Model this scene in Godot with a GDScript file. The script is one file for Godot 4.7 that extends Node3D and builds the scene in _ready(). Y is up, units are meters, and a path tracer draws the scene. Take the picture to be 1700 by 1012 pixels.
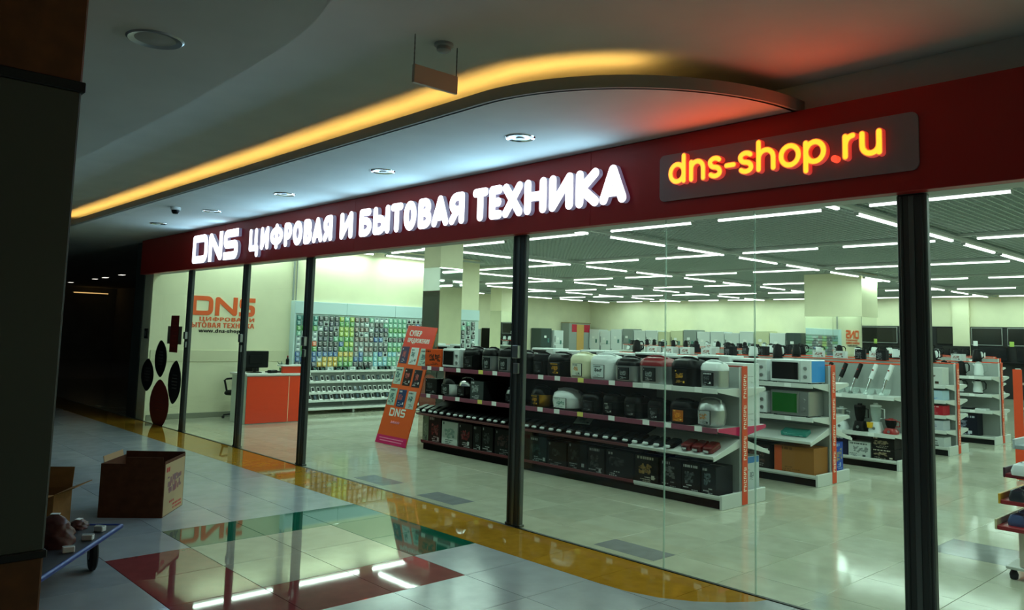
extends Node3D
# A lit electronics shop seen at night from the mall corridor. y up, metres. Shop front on z = 0, shop at z < 0, corridor at z > 0.

var names := {}
var mats := {}
var cache := {}
var rng := RandomNumberGenerator.new()
const TILE := 0.578
const EYE := Vector3(0.0, 1.6, 4.7234)

# ---------- mesh collector ----------
class MB:
	var v := PackedVector3Array()
	var n := PackedVector3Array()
	func tri(a: Vector3, b: Vector3, c: Vector3, out: Vector3) -> void:
		var k := (b - a).cross(c - a)
		if k.length_squared() < 1e-16:
			return
		k = k.normalized()
		if k.dot(out) < 0.0:
			k = -k
			v.append_array(PackedVector3Array([a, b, c]))
		else:
			v.append_array(PackedVector3Array([a, c, b]))
		n.append_array(PackedVector3Array([k, k, k]))
	func quad(a: Vector3, b: Vector3, c: Vector3, d: Vector3, out: Vector3) -> void:
		tri(a, b, c, out)
		tri(a, c, d, out)
	func smooth(a: Vector3, b: Vector3, c: Vector3, na: Vector3, nb: Vector3, nc: Vector3) -> void:
		var k := (b - a).cross(c - a)
		if k.length_squared() < 1e-16:
			return
		if k.dot(na + nb + nc) < 0.0:
			v.append_array(PackedVector3Array([a, b, c]))
			n.append_array(PackedVector3Array([na, nb, nc]))
		else:
			v.append_array(PackedVector3Array([a, c, b]))
			n.append_array(PackedVector3Array([na, nc, nb]))
	func mesh() -> ArrayMesh:
		var arr := []
		arr.resize(Mesh.ARRAY_MAX)
		arr[Mesh.ARRAY_VERTEX] = v
		arr[Mesh.ARRAY_NORMAL] = n
		var m := ArrayMesh.new()
		m.add_surface_from_arrays(Mesh.PRIMITIVE_TRIANGLES, arr)
		return m
	# box round centre o, size s, chamfer c
	func box(o: Vector3, s: Vector3, c := 0.0) -> void:
		var h := s * 0.5
		c = minf(c, minf(h.x, minf(h.y, h.z)) * 0.9)
		for ax in 3:
			var i := (ax + 1) % 3
			var j := (ax + 2) % 3
			for sg in [-1.0, 1.0]:
				var out := Vector3.ZERO
				out[ax] = sg
				var q := []
				for k in [[-1, -1], [1, -1], [1, 1], [-1, 1]]:
					var p := Vector3.ZERO
					p[ax] = sg * h[ax]
					p[i] = k[0] * (h[i] - c)
					p[j] = k[1] * (h[j] - c)
					q.append(o + p)
				quad(q[0], q[1], q[2], q[3], out)
			if c > 0.0:
				for a in [-1.0, 1.0]:
					for b in [-1.0, 1.0]:
						var q := []
						for k in [[0, -1], [0, 1], [1, 1], [1, -1]]:
							var p := Vector3.ZERO
							p[i] = a * (h[i] - (0.0 if k[0] == 0 else c))
							p[j] = b * (h[j] - (c if k[0] == 0 else 0.0))
							p[ax] = k[1] * (h[ax] - c)
							q.append(o + p)
						var out := Vector3.ZERO
						out[i] = a
						out[j] = b
						quad(q[0], q[1], q[2], q[3], out)
		if c > 0.0:
			for a in [-1.0, 1.0]:
				for b in [-1.0, 1.0]:
					for d in [-1.0, 1.0]:
						var e := Vector3(a, b, d)
						var f := h - Vector3(c, c, c)
						tri(o + Vector3(h.x, f.y, f.z) * e, o + Vector3(f.x, h.y, f.z) * e, o + Vector3(f.x, f.y, h.z) * e, e)
	# rings of points (all the same length, closed), smooth; caps flat
	func loft(rings: Array, caps := true) -> void:
		var nr := rings.size()
		var m: int = rings[0].size()
		var mid := []
		for r in rings:
			var c := Vector3.ZERO
			for p in r:
				c += p
			mid.append(c / m)
		for i in nr - 1:
			var flat_seg := false
			for j in m:
				var k := (j + 1) % m
				var a: Vector3 = rings[i][j]
				var b: Vector3 = rings[i][k]
				var c: Vector3 = rings[i + 1][k]
				var d: Vector3 = rings[i + 1][j]
				var nn := []
				for q in [[i, j], [i, k], [i + 1, k], [i + 1, j]]:
					var ii: int = q[0]
					var jj: int = q[1]
					var t: Vector3 = rings[ii][(jj + 1) % m] - rings[ii][(jj + m - 1) % m]
					var lo: int = maxi(ii - 1, 0)
					var hi: int = mini(ii + 1, nr - 1)
					if ii == i and ii > 0 and sharp(rings, ii):
						lo = ii
					if ii == i + 1 and ii < nr - 1 and sharp(rings, ii):
						hi = ii
					var u: Vector3 = rings[hi][jj] - rings[lo][jj]
					var w := t.cross(u)
					var o: Vector3 = rings[ii][jj] - (mid[i] + mid[i + 1]) * 0.5
					if w.length_squared() < 1e-18:
						w = o
					w = w.normalized()
					if w.dot(o) < 0.0:
						w = -w
					nn.append(w)
				smooth(a, b, c, nn[0], nn[1], nn[2])
				smooth(a, c, d, nn[0], nn[2], nn[3])
		if caps:
			for e in [[0, 1], [nr - 1, nr - 2]]:
				var out: Vector3 = mid[e[0]] - mid[e[1]]
				for j in m:
					tri(mid[e[0]], rings[e[0]][j], rings[e[0]][(j + 1) % m], out)
	func sharp(rings: Array, i: int) -> bool:
		var a: Vector3 = rings[i][0] - rings[i - 1][0]
		var b: Vector3 = rings[i + 1][0] - rings[i][0]
		return a.length_squared() < 1e-12 or b.length_squared() < 1e-12 or a.normalized().dot(b.normalized()) < 0.75
	# circle profile: [[radius, height], ...]
	func lathe(o: Vector3, prof: Array, seg := 20) -> void:
		var rings := []
		for p in prof:
			var r := []
			for k in seg:
				var t := TAU * k / seg
				r.append(o + Vector3(cos(t) * p[0], p[1], sin(t) * p[0]))
			rings.append(r)
		loft(rings)
	# rounded rectangle profile: [[half x, half z, height], ...]
	func rounded(o: Vector3, prof: Array, corner := 0.5, seg := 4) -> void:
		var rings := []
		for p in prof:
			var r := []
			var rad: float = minf(p[0], p[1]) * corner
			for q in 4:
				for k in seg + 1:
					var t := TAU * (q + float(k) / seg) / 4.0
					var sx: float = [1, -1, -1, 1][q]
					var sz: float = [1, 1, -1, -1][q]
					r.append(o + Vector3(sx * (p[0] - rad) + cos(t) * rad, p[2], sz * (p[1] - rad) + sin(t) * rad))
			rings.append(r)
		loft(rings)
	func tube(path: Array, r: float, seg := 8) -> void:
		var rings := []
		for i in path.size():
			var d: Vector3 = (path[mini(i + 1, path.size() - 1)] - path[maxi(i - 1, 0)]).normalized()
			var u := d.cross(Vector3.UP if absf(d.y) < 0.9 else Vector3.RIGHT).normalized()
			var w := d.cross(u)
			var ring := []
			for k in seg:
				var t := TAU * k / seg
				ring.append(path[i] + (u * cos(t) + w * sin(t)) * r)
			rings.append(ring)
		loft(rings)
	# flat polygons in xy (outers and holes), thick from z0 to z1
	func prism(outers: Array, holes: Array, z0: float, z1: float, k := 1.0, at := Vector2.ZERO) -> void:
		var cuts := []
		for hl in holes:
			var c := 0.0
			for p in hl:
				c += p.x
			cuts.append(c / hl.size())
		cuts.sort()
		var pieces := []
		for o in outers:
			if cuts.is_empty():
				pieces.append(o)
				continue
			var edges := [-1e4]
			edges.append_array(cuts)
			edges.append(1e4)
			for i in edges.size() - 1:
				var strip := PackedVector2Array([Vector2(edges[i], -1e4), Vector2(edges[i + 1], -1e4), Vector2(edges[i + 1], 1e4), Vector2(edges[i], 1e4)])
				var part: Array = Geometry2D.intersect_polygons(o, strip)
				for hl in holes:
					var nxt := []
					for q in part:
						nxt.append_array(Geometry2D.clip_polygons(q, hl))
					part = nxt
				pieces.append_array(part)
		for pc in pieces:
			var idx := Geometry2D.triangulate_polygon(pc)
			for i in range(0, idx.size(), 3):
				var q := []
				for e in 3:
					q.append(pc[idx[i + e]] * k + at)
				tri(Vector3(q[0].x, q[0].y, z1), Vector3(q[1].x, q[1].y, z1), Vector3(q[2].x, q[2].y, z1), Vector3.BACK)
				tri(Vector3(q[0].x, q[0].y, z0), Vector3(q[1].x, q[1].y, z0), Vector3(q[2].x, q[2].y, z0), Vector3.FORWARD)
		for grp in [[outers, 1.0], [holes, -1.0]]:
			for o in grp[0]:
				var cw := Geometry2D.is_polygon_clockwise(o)
				for i in o.size():
					var a: Vector2 = o[i] * k + at
					var b: Vector2 = o[(i + 1) % o.size()] * k + at
					var d := b - a
					var out := Vector3(d.y, -d.x, 0.0) * (-1.0 if cw else 1.0) * float(grp[1])
					quad(Vector3(a.x, a.y, z0), Vector3(b.x, b.y, z0), Vector3(b.x, b.y, z1), Vector3(a.x, a.y, z1), out)

# ---------- naming and tagging ----------
func nm(n: String) -> String:
	var k: int = names.get(n, 0)
	names[n] = k + 1
	return n if k == 0 else "%s_%03d" % [n, k]

func tag(o: Node3D, label: String, cat: String, group := "") -> Node3D:
	o.set_meta("label", label)
	o.set_meta("category", cat)
	if group != "":
		o.set_meta("group", group)
	return o

func thing(n: String, label: String, cat: String, at := Vector3.ZERO, group := "", turn := 0.0) -> Node3D:
	var o := Node3D.new()
	o.name = nm(n)
	add_child(o)
	o.position = at
	o.rotation.y = turn
	return tag(o, label, cat, group)

func part(p: Node3D, n: String, mesh: Mesh, m: Material, at := Vector3.ZERO, rot := Vector3.ZERO) -> MeshInstance3D:
	var o := MeshInstance3D.new()
	o.mesh = mesh
	o.material_override = m
	o.name = n if p != self else nm(n)
	p.add_child(o, true)
	o.position = at
	o.rotation = rot
	o.cast_shadow = GeometryInstance3D.SHADOW_CASTING_SETTING_ON
	return o

func struct(n: String, mesh: Mesh, m: Material, at := Vector3.ZERO) -> MeshInstance3D:
	var o := part(self, n, mesh, m, at)
	o.set_meta("kind", "structure")
	return o

func copy(o: Node3D, n: String, at: Vector3, label := "", turn := 0.0) -> Node3D:
	var c: Node3D = o.duplicate()
	c.name = nm(n)
	add_child(c)
	c.position = at
	c.rotation.y = turn
	if label != "":
		c.set_meta("label", label)
	return c

const ORD := ["first", "second", "third", "fourth", "fifth", "sixth", "seventh", "eighth", "ninth", "tenth", "eleventh", "twelfth", "thirteenth", "fourteenth", "fifteenth", "sixteenth", "seventeenth", "eighteenth", "nineteenth", "twentieth"]
func nth(k: int) -> String:   # 0 is the first
	if k < 20:
		return ORD[k]
	var tens: String = ["twenty", "thirty", "forty", "fifty"][(k + 1) / 10 - 2]
	if (k + 1) % 10 == 0:
		return ["twentieth", "thirtieth", "fortieth", "fiftieth"][(k + 1) / 10 - 2]
	return tens + "-" + ORD[k % 10]

# ---------- shared meshes ----------
func bx(sx: float, sy: float, sz: float, c := 0.0) -> Mesh:   # stands on y = 0
	var key := "b%.4f,%.4f,%.4f,%.4f" % [sx, sy, sz, c]
	if not cache.has(key):
		var mb := MB.new()
		mb.box(Vector3(0, sy / 2, 0), Vector3(sx, sy, sz), c)
		cache[key] = mb.mesh()
	return cache[key]

func bxs(list: Array) -> Mesh:   # [[centre, size, chamfer], ...]
	var mb := MB.new()
	for b in list:
		mb.box(b[0], b[1], b[2] if b.size() > 2 else 0.0)
	return mb.mesh()

func span(a: Vector3, b: Vector3, c := 0.0) -> Mesh:   # box between two corners
	var mb := MB.new()
	mb.box((a + b) / 2, (b - a).abs(), c)
	return mb.mesh()

func turned(prof: Array, seg := 20) -> Mesh:
	var key := "l%s,%d" % [str(prof), seg]
	if not cache.has(key):
		var mb := MB.new()
		mb.lathe(Vector3.ZERO, prof, seg)
		cache[key] = mb.mesh()
	return cache[key]

func soft(prof: Array, corner := 0.5) -> Mesh:
	var key := "s%s,%.2f" % [str(prof), corner]
	if not cache.has(key):
		var mb := MB.new()
		mb.rounded(Vector3.ZERO, prof, corner)
		cache[key] = mb.mesh()
	return cache[key]

func pipe(path: Array, r: float, seg := 8) -> Mesh:
	var mb := MB.new()
	mb.tube(path, r, seg)
	return mb.mesh()

func sheet(w: float, h: float) -> Mesh:   # flat print, faces +z, centred
	var key := "q%.4f,%.4f" % [w, h]
	if not cache.has(key):
		var q := QuadMesh.new()
		q.size = Vector2(w, h)
		cache[key] = q
	return cache[key]

# ---------- materials ----------
func mat(c: Color, rough := 0.6, metal := 0.0, spec := 0.5) -> StandardMaterial3D:
	var key := "%s,%.2f,%.2f,%.2f" % [c.to_html(), rough, metal, spec]
	if not mats.has(key):
		var m := StandardMaterial3D.new()
		m.albedo_color = c
		m.roughness = rough
		m.metallic = metal
		m.metallic_specular = spec
		mats[key] = m
	return mats[key]

func rgb(r: int, g: int, b: int) -> Color:
	return Color(r / 255.0, g / 255.0, b / 255.0)

func glow(c: Color, k: float) -> StandardMaterial3D:
	var m := StandardMaterial3D.new()
	m.albedo_color = Color(0.9, 0.9, 0.9)
	m.emission_enabled = true
	m.emission = c
	m.emission_energy_multiplier = k
	return m

func noise_tex(freq: float, lo: Color, hi: Color, sd: int, size := 256) -> NoiseTexture2D:
	var f := FastNoiseLite.new()
	f.seed = sd
	f.frequency = freq
	f.fractal_octaves = 4
	var t := NoiseTexture2D.new()
	t.width = size
	t.height = size
	t.seamless = true
	t.noise = f
	var g := Gradient.new()
	g.set_color(0, lo)
	g.set_color(1, hi)
	t.color_ramp = g
	return t

func mottled(c: Color, amount: float, rough: float, scale := 0.4, sd := 1, spec := 0.5) -> StandardMaterial3D:
	var m := StandardMaterial3D.new()
	m.albedo_color = c
	var key := "n%.2f" % amount
	if not cache.has(key):
		cache[key] = noise_tex(0.02, Color(1 - amount, 1 - amount, 1 - amount), Color.WHITE, sd)
	m.albedo_texture = cache[key]
	m.uv1_offset = Vector3(sd * 0.37, sd * 0.61, sd * 0.23)
	m.uv1_triplanar = true
	m.uv1_world_triplanar = true
	m.uv1_scale = Vector3.ONE * scale
	m.roughness = rough
	m.metallic_specular = spec
	return m

var atlas: Image
var printed := []

func finish_prints() -> void:   # all prints share one sheet of pictures
	var t := ImageTexture.create_from_image(atlas)
	for m in printed:
		m.albedo_texture = t

# print on a pack: ground, a picture block and rows of marks, no words
func print_mat(sd: int, ground: Color, marks: Color, picture: Color, pic := true) -> StandardMaterial3D:
	var key := "p%d,%s,%s,%s,%s" % [sd, ground.to_html(), marks.to_html(), picture.to_html(), pic]
	if mats.has(key):
		return mats[key]
	var r := RandomNumberGenerator.new()
	r.seed = sd
	var im := Image.create_empty(96, 96, false, Image.FORMAT_RGB8)
	im.fill(ground)
	if pic:
		var px := r.randi_range(6, 24)
		var py := r.randi_range(20, 30)
		var pw := r.randi_range(44, 64)
		var ph := r.randi_range(32, 44)
		for k in 40:
			var x := px + r.randi_range(0, pw - 8)
			var y := py + r.randi_range(0, ph - 8)
			im.fill_rect(Rect2i(x, y, r.randi_range(4, 12), r.randi_range(3, 11)), picture.lerp(ground, r.randf() * 0.45).lerp(marks, r.randf() * 0.35))
	var y0 := r.randi_range(5, 9)
	var x0 := 8
	while x0 < 80:
		var w := r.randi_range(4, 9)
		im.fill_rect(Rect2i(x0, y0, w, 9), marks)
		x0 += w + r.randi_range(2, 4)
		if r.randf() < 0.2:
			break
	for row in 3:
		x0 = r.randi_range(6, 50)
		var ends := mini(92, x0 + r.randi_range(16, 44))
		while x0 < ends:
			var w := r.randi_range(2, 6)
			im.fill_rect(Rect2i(x0, 72 + row * 7, w, 4), marks)
			x0 += w + 2
	if r.randf() < 0.6:
		im.fill_rect(Rect2i(r.randi_range(60, 76), r.randi_range(66, 78), 13, 13), marks)
	var m := StandardMaterial3D.new()
	if atlas == null:
		atlas = Image.create_empty(1280, 1280, false, Image.FORMAT_RGB8)
	var cell := Vector2i(printed.size() % 12, printed.size() / 12)
	im.resize(104, 104, Image.INTERPOLATE_NEAREST)
	atlas.blit_rect(im, Rect2i(0, 0, 104, 104), cell * 106)
	m.uv1_scale = Vector3(100.0 / 1280, 100.0 / 1280, 1)
	m.uv1_offset = Vector3((cell.x * 106 + 2) / 1280.0, (cell.y * 106 + 2) / 1280.0, 0)
	m.roughness = 0.5
	m.metallic_specular = 0.3
	printed.append(m)
	mats[key] = m
	return m

func strip_mat() -> StandardMaterial3D:   # white marks down an orange strip
	if not mats.has("strip_print"):
		var im := Image.create_empty(52, 14, false, Image.FORMAT_RGB8)
		im.fill(rgb(222, 74, 24))
		for k in 6:
			im.fill_rect(Rect2i(3 + k * 8, 2, 2, 10), rgb(250, 236, 224))
			im.fill_rect(Rect2i(5 + k * 8, [2, 5, 10, 2, 6, 10][k], 4, 2), rgb(250, 236, 224))
			im.fill_rect(Rect2i(7 + k * 8, [2, 6, 2, 6, 2, 4][k], 2, 5), rgb(250, 236, 224))
		var m := StandardMaterial3D.new()
		m.albedo_texture = ImageTexture.create_from_image(im)
		m.roughness = 0.5
		mats["strip_print"] = m
	return mats["strip_print"]

# ---------- lettering ----------
func arc(cx: float, cy: float, rx: float, ry: float, a0: float, a1: float, n := 10) -> Array:
	var o := []
	for i in n + 1:
		var t := deg_to_rad(lerpf(a0, a1, float(i) / n))
		o.append([cx + cos(t) * rx, cy + sin(t) * ry])
	return o

# centre lines of a letter in a box w wide and 1 high, strokes t thick; "ring" marks a closed line
func strokes(ch: String, w: float, t: float) -> Array:
	var a := t / 2
	var b := 1.0 - a
	var l := a
	var r := w - a
	var m := w / 2
	match ch:
		"Т": return [[[l, b], [r, b]], [[m, b], [m, a]]]
		"Е": return [[[r, b], [l, b], [l, a], [r, a]], [[l, 0.5], [r - 0.04, 0.5]]]
		"Х": return [[[l, b], [r, a]], [[l, a], [r, b]]]
		"Н": return [[[l, b], [l, a]], [[r, b], [r, a]], [[l, 0.5], [r, 0.5]]]
		"И": return [[[l, b], [l, a], [r, b], [r, a]]]
		"К": return [[[l, b], [l, a]], [[r, b], [l + 0.06, 0.5], [r, a]]]
		"А": return [[[l, a], [m, b], [r, a]], [[lerpf(l, m, 0.36), 0.32], [lerpf(r, m, 0.36), 0.32]]]
		"Ц":
			var q := r - 0.1
			return [[[l, b], [l, a], [r, a], [r, -0.14]], [[q, b], [q, a]]]
		"Ф": return [[[m, b + 0.04], [m, a - 0.04]], ["ring"] + arc(m, 0.52, r - m, 0.26, 0, 360, 22)]
		"Р": return [[[l, a], [l, b]], [[l, b], [m, b]] + arc(m, (b + 0.42) / 2, r - m, (b - 0.42) / 2, 90, -90) + [[l, 0.42]]]
		"О": return [["ring"] + arc(m, 0.5, r - m, 0.5 - a, 0, 360, 26)]
		"В": return [[[l, a], [l, b]], [[l, b], [m, b]] + arc(m, (b + 0.52) / 2, (r - m) * 0.85, (b - 0.52) / 2, 90, -90) + [[l, 0.52]], [[l, 0.52], [m, 0.52]] + arc(m, (a + 0.52) / 2, r - m, (0.52 - a) / 2, 90, -90) + [[l, a]]]
		"Я": return [[[r, a], [r, b]], [[r, b], [m, b]] + arc(m, (b + 0.44) / 2, m - l, (b - 0.44) / 2, 90, 270) + [[r, 0.44]], [[m, 0.44], [l, a]]]
		"Б": return [[[r - 0.05, b], [l, b], [l, a]], [[l, 0.56], [m, 0.56]] + arc(m, (a + 0.56) / 2, r - m, (0.56 - a) / 2, 90, -90) + [[l, a]]]
		"Ы":
			var q := w * 0.38
			return [[[l, b], [l, a]], [[l, 0.56], [q, 0.56]] + arc(q, (a + 0.56) / 2, w * 0.26, (0.56 - a) / 2, 90, -90) + [[l, a]], [[r, b], [r, a]]]
		"d": return [[[r, b], [r, a]], ["ring"] + arc(m, 0.37, r - m, 0.37 - a, 0, 360, 22)]
		"p": return [[[l, 0.74 - a], [l, a - 0.24]], ["ring"] + arc(m, 0.37, r - m, 0.37 - a, 0, 360, 22)]
		"o": return [["ring"] + arc(m, 0.37, r - m, 0.37 - a, 0, 360, 22)]
		"n": return [[[l, 0.74 - a], [l, a]], [[l, 0.4]] + arc(m, 0.42, r - m, 0.32 - a, 180, 0) + [[r, a]]]
		"h": return [[[l, b], [l, a]], [[l, 0.4]] + arc(m, 0.42, r - m, 0.32 - a, 180, 0) + [[r, a]]]
		"u": return [[[r, 0.74 - a], [r, a]], [[l, 0.74 - a], [l, 0.34]] + arc(m, 0.32, r - m, 0.32 - a, 180, 360)]
		"r": return [[[l, 0.74 - a], [l, a]], [[l, 0.38]] + arc(r, 0.4, r - l, 0.34 - a, 180, 90, 6)]
		"s": return [arc(m, 0.535, r - m, 0.205 - a, 30, 180, 8) + arc(m, 0.535, r - m, 0.165, 180, 270, 5) + arc(m, 0.205, r - m, 0.165, 90, 0, 5) + arc(m, 0.205, r - m, 0.205 - a, 0, -150, 8)]
		"-": return [[[l, 0.36], [r, 0.36]]]
		".": return [[[m, a], [m + 0.005, a]]]
	return []

# the maker's block logo letters, in a box w wide and 1 high
func logo_strokes(ch: String, w: float, t: float) -> Array:
	var a := t / 2
	var b := 1.0 - a
	var r := w - a
	var k := 0.2
	match ch:
		"D": return [["ring"] + [[a, a], [a, b]] + arc(r - k, b - k, k, k, 90, 0, 6) + arc(r - k, a + k, k, k, 0, -90, 6)]
		"N": return [[[a, 0], [a, b - 0.02], [a + 0.05, b - 0.02], [r - 0.05, a + 0.02], [r, a + 0.02], [r, 1.0]]]
		"S": return [[[w, b]] + arc(a + 0.13, b - 0.13, 0.13, 0.13, 90, 180, 5) + arc(a + 0.13, 0.5 + 0.1, 0.13, 0.1, 180, 270, 5) + arc(r - 0.13, 0.5 - 0.1, 0.13, 0.1, 90, 0, 5) + arc(r - 0.13, a + 0.13, 0.13, 0.13, 0, -90, 5) + [[0, a]]]
	return []

func letter_mesh(list: Array, t: float, k: float, z0: float, z1: float, round_ends := true, grow := 0.0) -> Mesh:
	var polys := []
	for s in list:
		var closed: bool = s[0] is String
		var line := PackedVector2Array()
		for i in range(1 if closed else 0, s.size()):
			line.append(Vector2(s[i][0], s[i][1]) * 100.0)
		if closed and line[0].distance_to(line[line.size() - 1]) < 0.01:
			line.remove_at(line.size() - 1)
		var e := Geometry2D.END_JOINED if closed else (Geometry2D.END_ROUND if round_ends else Geometry2D.END_BUTT)
		polys.append(Geometry2D.offset_polyline(line, (t / 2 + grow) * 100.0, Geometry2D.JOIN_ROUND, e))
	# union of the strokes, one by one
	var all: Array = []
	for set_ in polys:
		var own := []
		var own_holes := []
		for q in set_:
			(own_holes if Geometry2D.is_polygon_clockwise(q) else own).append(q)
		all.append([own, own_holes])
	var res_o: Array = []
	var res_h: Array = []
	for g in all:
		var add_o: Array = g[0]
		var new_h := []
		for h in res_h:                       # old holes, less the new stroke
			var rest: Array = [rev(h)]
			for o in add_o:
				var nx := []
				for q in rest:
					nx.append_array(minus(q, o))
				rest = nx
			for gh in g[1]:
				for q in Geometry2D.intersect_polygons(rev(h), rev(gh)):
					rest.append(q)
			for q in rest:
				new_h.append(rev(q))
		for h in g[1]:                        # the new stroke's holes, less the old strokes
			var rest: Array = [rev(h)]
			for o in res_o:
				var nx := []
				for q in rest:
					nx.append_array(minus(q, o))
				rest = nx
			for q in rest:
				new_h.append(rev(q))
		var merged: Array = add_o.duplicate()
		for o in res_o:
			var hit := -1
			for i in merged.size():
				if not Geometry2D.intersect_polygons(merged[i], o).is_empty():
					hit = i
					break
			if hit < 0:
				merged.append(o)
			else:
				var u := Geometry2D.merge_polygons(merged[hit], o)
				merged.remove_at(hit)
				for q in u:
					if Geometry2D.is_polygon_clockwise(q):
						new_h.append(q)
					else:
						merged.append(q)
		res_o = merged
		res_h = new_h
	var mb := MB.new()
	var hl := []
	for h in res_h:
		if absf(area2(h)) > 1.0:
			hl.append(rev(h))
	mb.prism(res_o, hl, z0, z1, k / 100.0)
	return mb.mesh()

func minus(q: PackedVector2Array, o: PackedVector2Array) -> Array:
	var out := []
	for p in Geometry2D.clip_polygons(q, o):
		if not Geometry2D.is_polygon_clockwise(p):
			out.append(p)
	return out

func rev(p: PackedVector2Array) -> PackedVector2Array:
	var q := p.duplicate()
	q.reverse()
	return q

func area2(p: PackedVector2Array) -> float:
	var s := 0.0
	for i in p.size():
		s += p[i].cross(p[(i + 1) % p.size()])
	return s

func word(p: Node3D, text: String, height: float, width: float, m: Material, at: Vector3, rot := Vector3.ZERO, n := "lettering", depth := 0.006, bold := true) -> MeshInstance3D:
	var f := SystemFont.new()
	f.font_names = PackedStringArray(["Droid Sans"])
	f.font_weight = 700 if bold else 400
	var t := TextMesh.new()
	t.font = f
	t.text = text
	t.font_size = 64
	t.pixel_size = 0.01
	t.depth = 0.02
	t.curve_step = 2.0
	var box := t.get_aabb()
	var o := part(p, n, t, m, at, rot)
	o.scale = Vector3(width / maxf(box.size.x, 0.001), height / maxf(box.size.y, 0.001), depth / 0.02)
	return o

# ---------- lamps ----------
func area_light(p: Node3D, size: Vector2, e: float, c: Color, at: Vector3, b: Basis) -> void:
	var l := AreaLight3D.new()
	l.name = "light"
	l.area_size = size
	l.area_normalize_energy = true
	l.light_energy = e
	l.light_color = c
	l.shadow_enabled = true
	l.area_range = 40.0
	l.area_attenuation = 2.0
	p.add_child(l, true)
	l.transform = Transform3D(b, at)

# ---------- the start: camera, air, then structure, then things ----------
var cam_basis: Basis
const FOCAL := 1316.0

func _ready() -> void:
	rng.seed = 7
	camera_and_air()
	make_palette()
	make_floor()
	make_shell()
	make_mall_ceiling()
	make_sign()
	make_shopfront()
	make_tube_lamps()
	make_shop_columns()
	make_counter()
	make_wall_logo()
	make_accessory_wall()
	make_standee()
	make_gondolas()
	make_first_row_goods()
	make_other_goods()
	make_back_of_shop()
	make_near_display()
	make_corridor_things()
	finish_prints()

func camera_and_air() -> void:
	var cam := Camera3D.new()
	cam.name = "camera"
	cam_basis = Basis(Vector3.UP, 0.8221) * Basis(Vector3.RIGHT, 0.099) * Basis(Vector3.BACK, 0.0268)
	cam.transform = Transform3D(cam_basis, EYE)
	cam.projection = Camera3D.PROJECTION_FRUSTUM
	cam.near = 0.05
	cam.far = 120.0
	cam.size = 0.05 * 1012.0 / FOCAL
	cam.frustum_offset = Vector2(0.0, -0.05 * 81.5 / FOCAL)
	add_child(cam)
	cam.current = true
	var w := WorldEnvironment.new()
	w.name = "air"
	var e := Environment.new()
	e.background_mode = Environment.BG_COLOR
	e.background_color = Color.BLACK
	e.tonemap_mode = Environment.TONE_MAPPER_LINEAR
	e.tonemap_exposure = 1.0
	e.sdfgi_enabled = true
	e.ssao_enabled = true
	e.ssil_enabled = true
	w.environment = e
	add_child(w)

func pixel(p: Vector3) -> Vector2:
	var q := cam_basis.inverse() * (p - EYE)
	if q.z > -0.05:
		return Vector2(-9999, -9999)
	return Vector2(850.0 + FOCAL * q.x / -q.z, 424.5 - FOCAL * q.y / -q.z)

var M := {}
const TUBE_LIGHT := Color(0.82, 1.0, 0.91)
const TUBE_ENERGY := 1.3
const LETTER_LIGHT := Color(0.62, 0.87, 1.0)
const WARM := Color(1.0, 0.77, 0.38)

func make_palette() -> void:
	M.wall = mottled(rgb(236, 232, 200), 0.04, 0.85, 0.3, 2, 0.3)
	M.paint = mottled(rgb(198, 199, 194), 0.04, 0.9, 0.3, 3, 0.3)
	M.grid = mat(rgb(166, 178, 173), 0.7)
	M.dark = mat(rgb(20, 22, 22), 0.5)
	M.grout = mat(rgb(88, 88, 84), 0.9)
	M.metal = mat(rgb(78, 82, 80), 0.42, 0.4)
	M.metal2 = mat(rgb(112, 118, 116), 0.35, 0.6)
	M.chrome = mat(rgb(200, 204, 206), 0.15, 1.0)
	M.steel = mat(rgb(168, 172, 172), 0.32, 0.85)
	M.white = mat(rgb(228, 230, 226), 0.4)
	M.whitegoods = mat(rgb(214, 220, 220), 0.3)
	M.black = mat(rgb(9, 9, 10), 0.35, 0.0, 0.3)
	M.blackmat = mat(rgb(10, 10, 11), 0.7, 0.0, 0.25)
	M.rubber = mat(rgb(20, 20, 20), 0.9)
	M.orange = mat(rgb(236, 62, 10), 0.35)
	M.strip = mat(rgb(228, 70, 18), 0.5)
	M.red = mat(rgb(150, 22, 20), 0.4)
	M.maroon = mat(rgb(26, 7, 12), 0.6, 0.0, 0.25)
	M.lip = mat(rgb(128, 64, 84), 0.35)
	M.pink = mat(rgb(206, 26, 92), 0.35)
	M.shelf = mat(rgb(206, 210, 206), 0.45)
	M.panel = mat(rgb(150, 156, 152), 0.6)
	M.gold = mat(rgb(190, 140, 40), 0.3, 0.6)
	M.tag = mat(rgb(235, 238, 236), 0.6)
	M.tagyellow = mat(rgb(225, 215, 110), 0.6)
	M.glass = StandardMaterial3D.new()
	M.glass.albedo_color = Color(0.95, 1.0, 0.98, 0.03)
	M.glass.transparency = BaseMaterial3D.TRANSPARENCY_ALPHA
	M.glass.roughness = 0.0
	M.bowl = StandardMaterial3D.new()
	M.bowl.albedo_color = Color(0.9, 1.0, 0.98, 0.2)
	M.bowl.transparency = BaseMaterial3D.TRANSPARENCY_ALPHA
	M.bowl.roughness = 0.05
	M.mirror = mat(rgb(236, 240, 236), 0.02, 1.0)
	M.card = mottled(rgb(150, 104, 58), 0.15, 0.85, 2.0, 5, 0.3)

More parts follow.
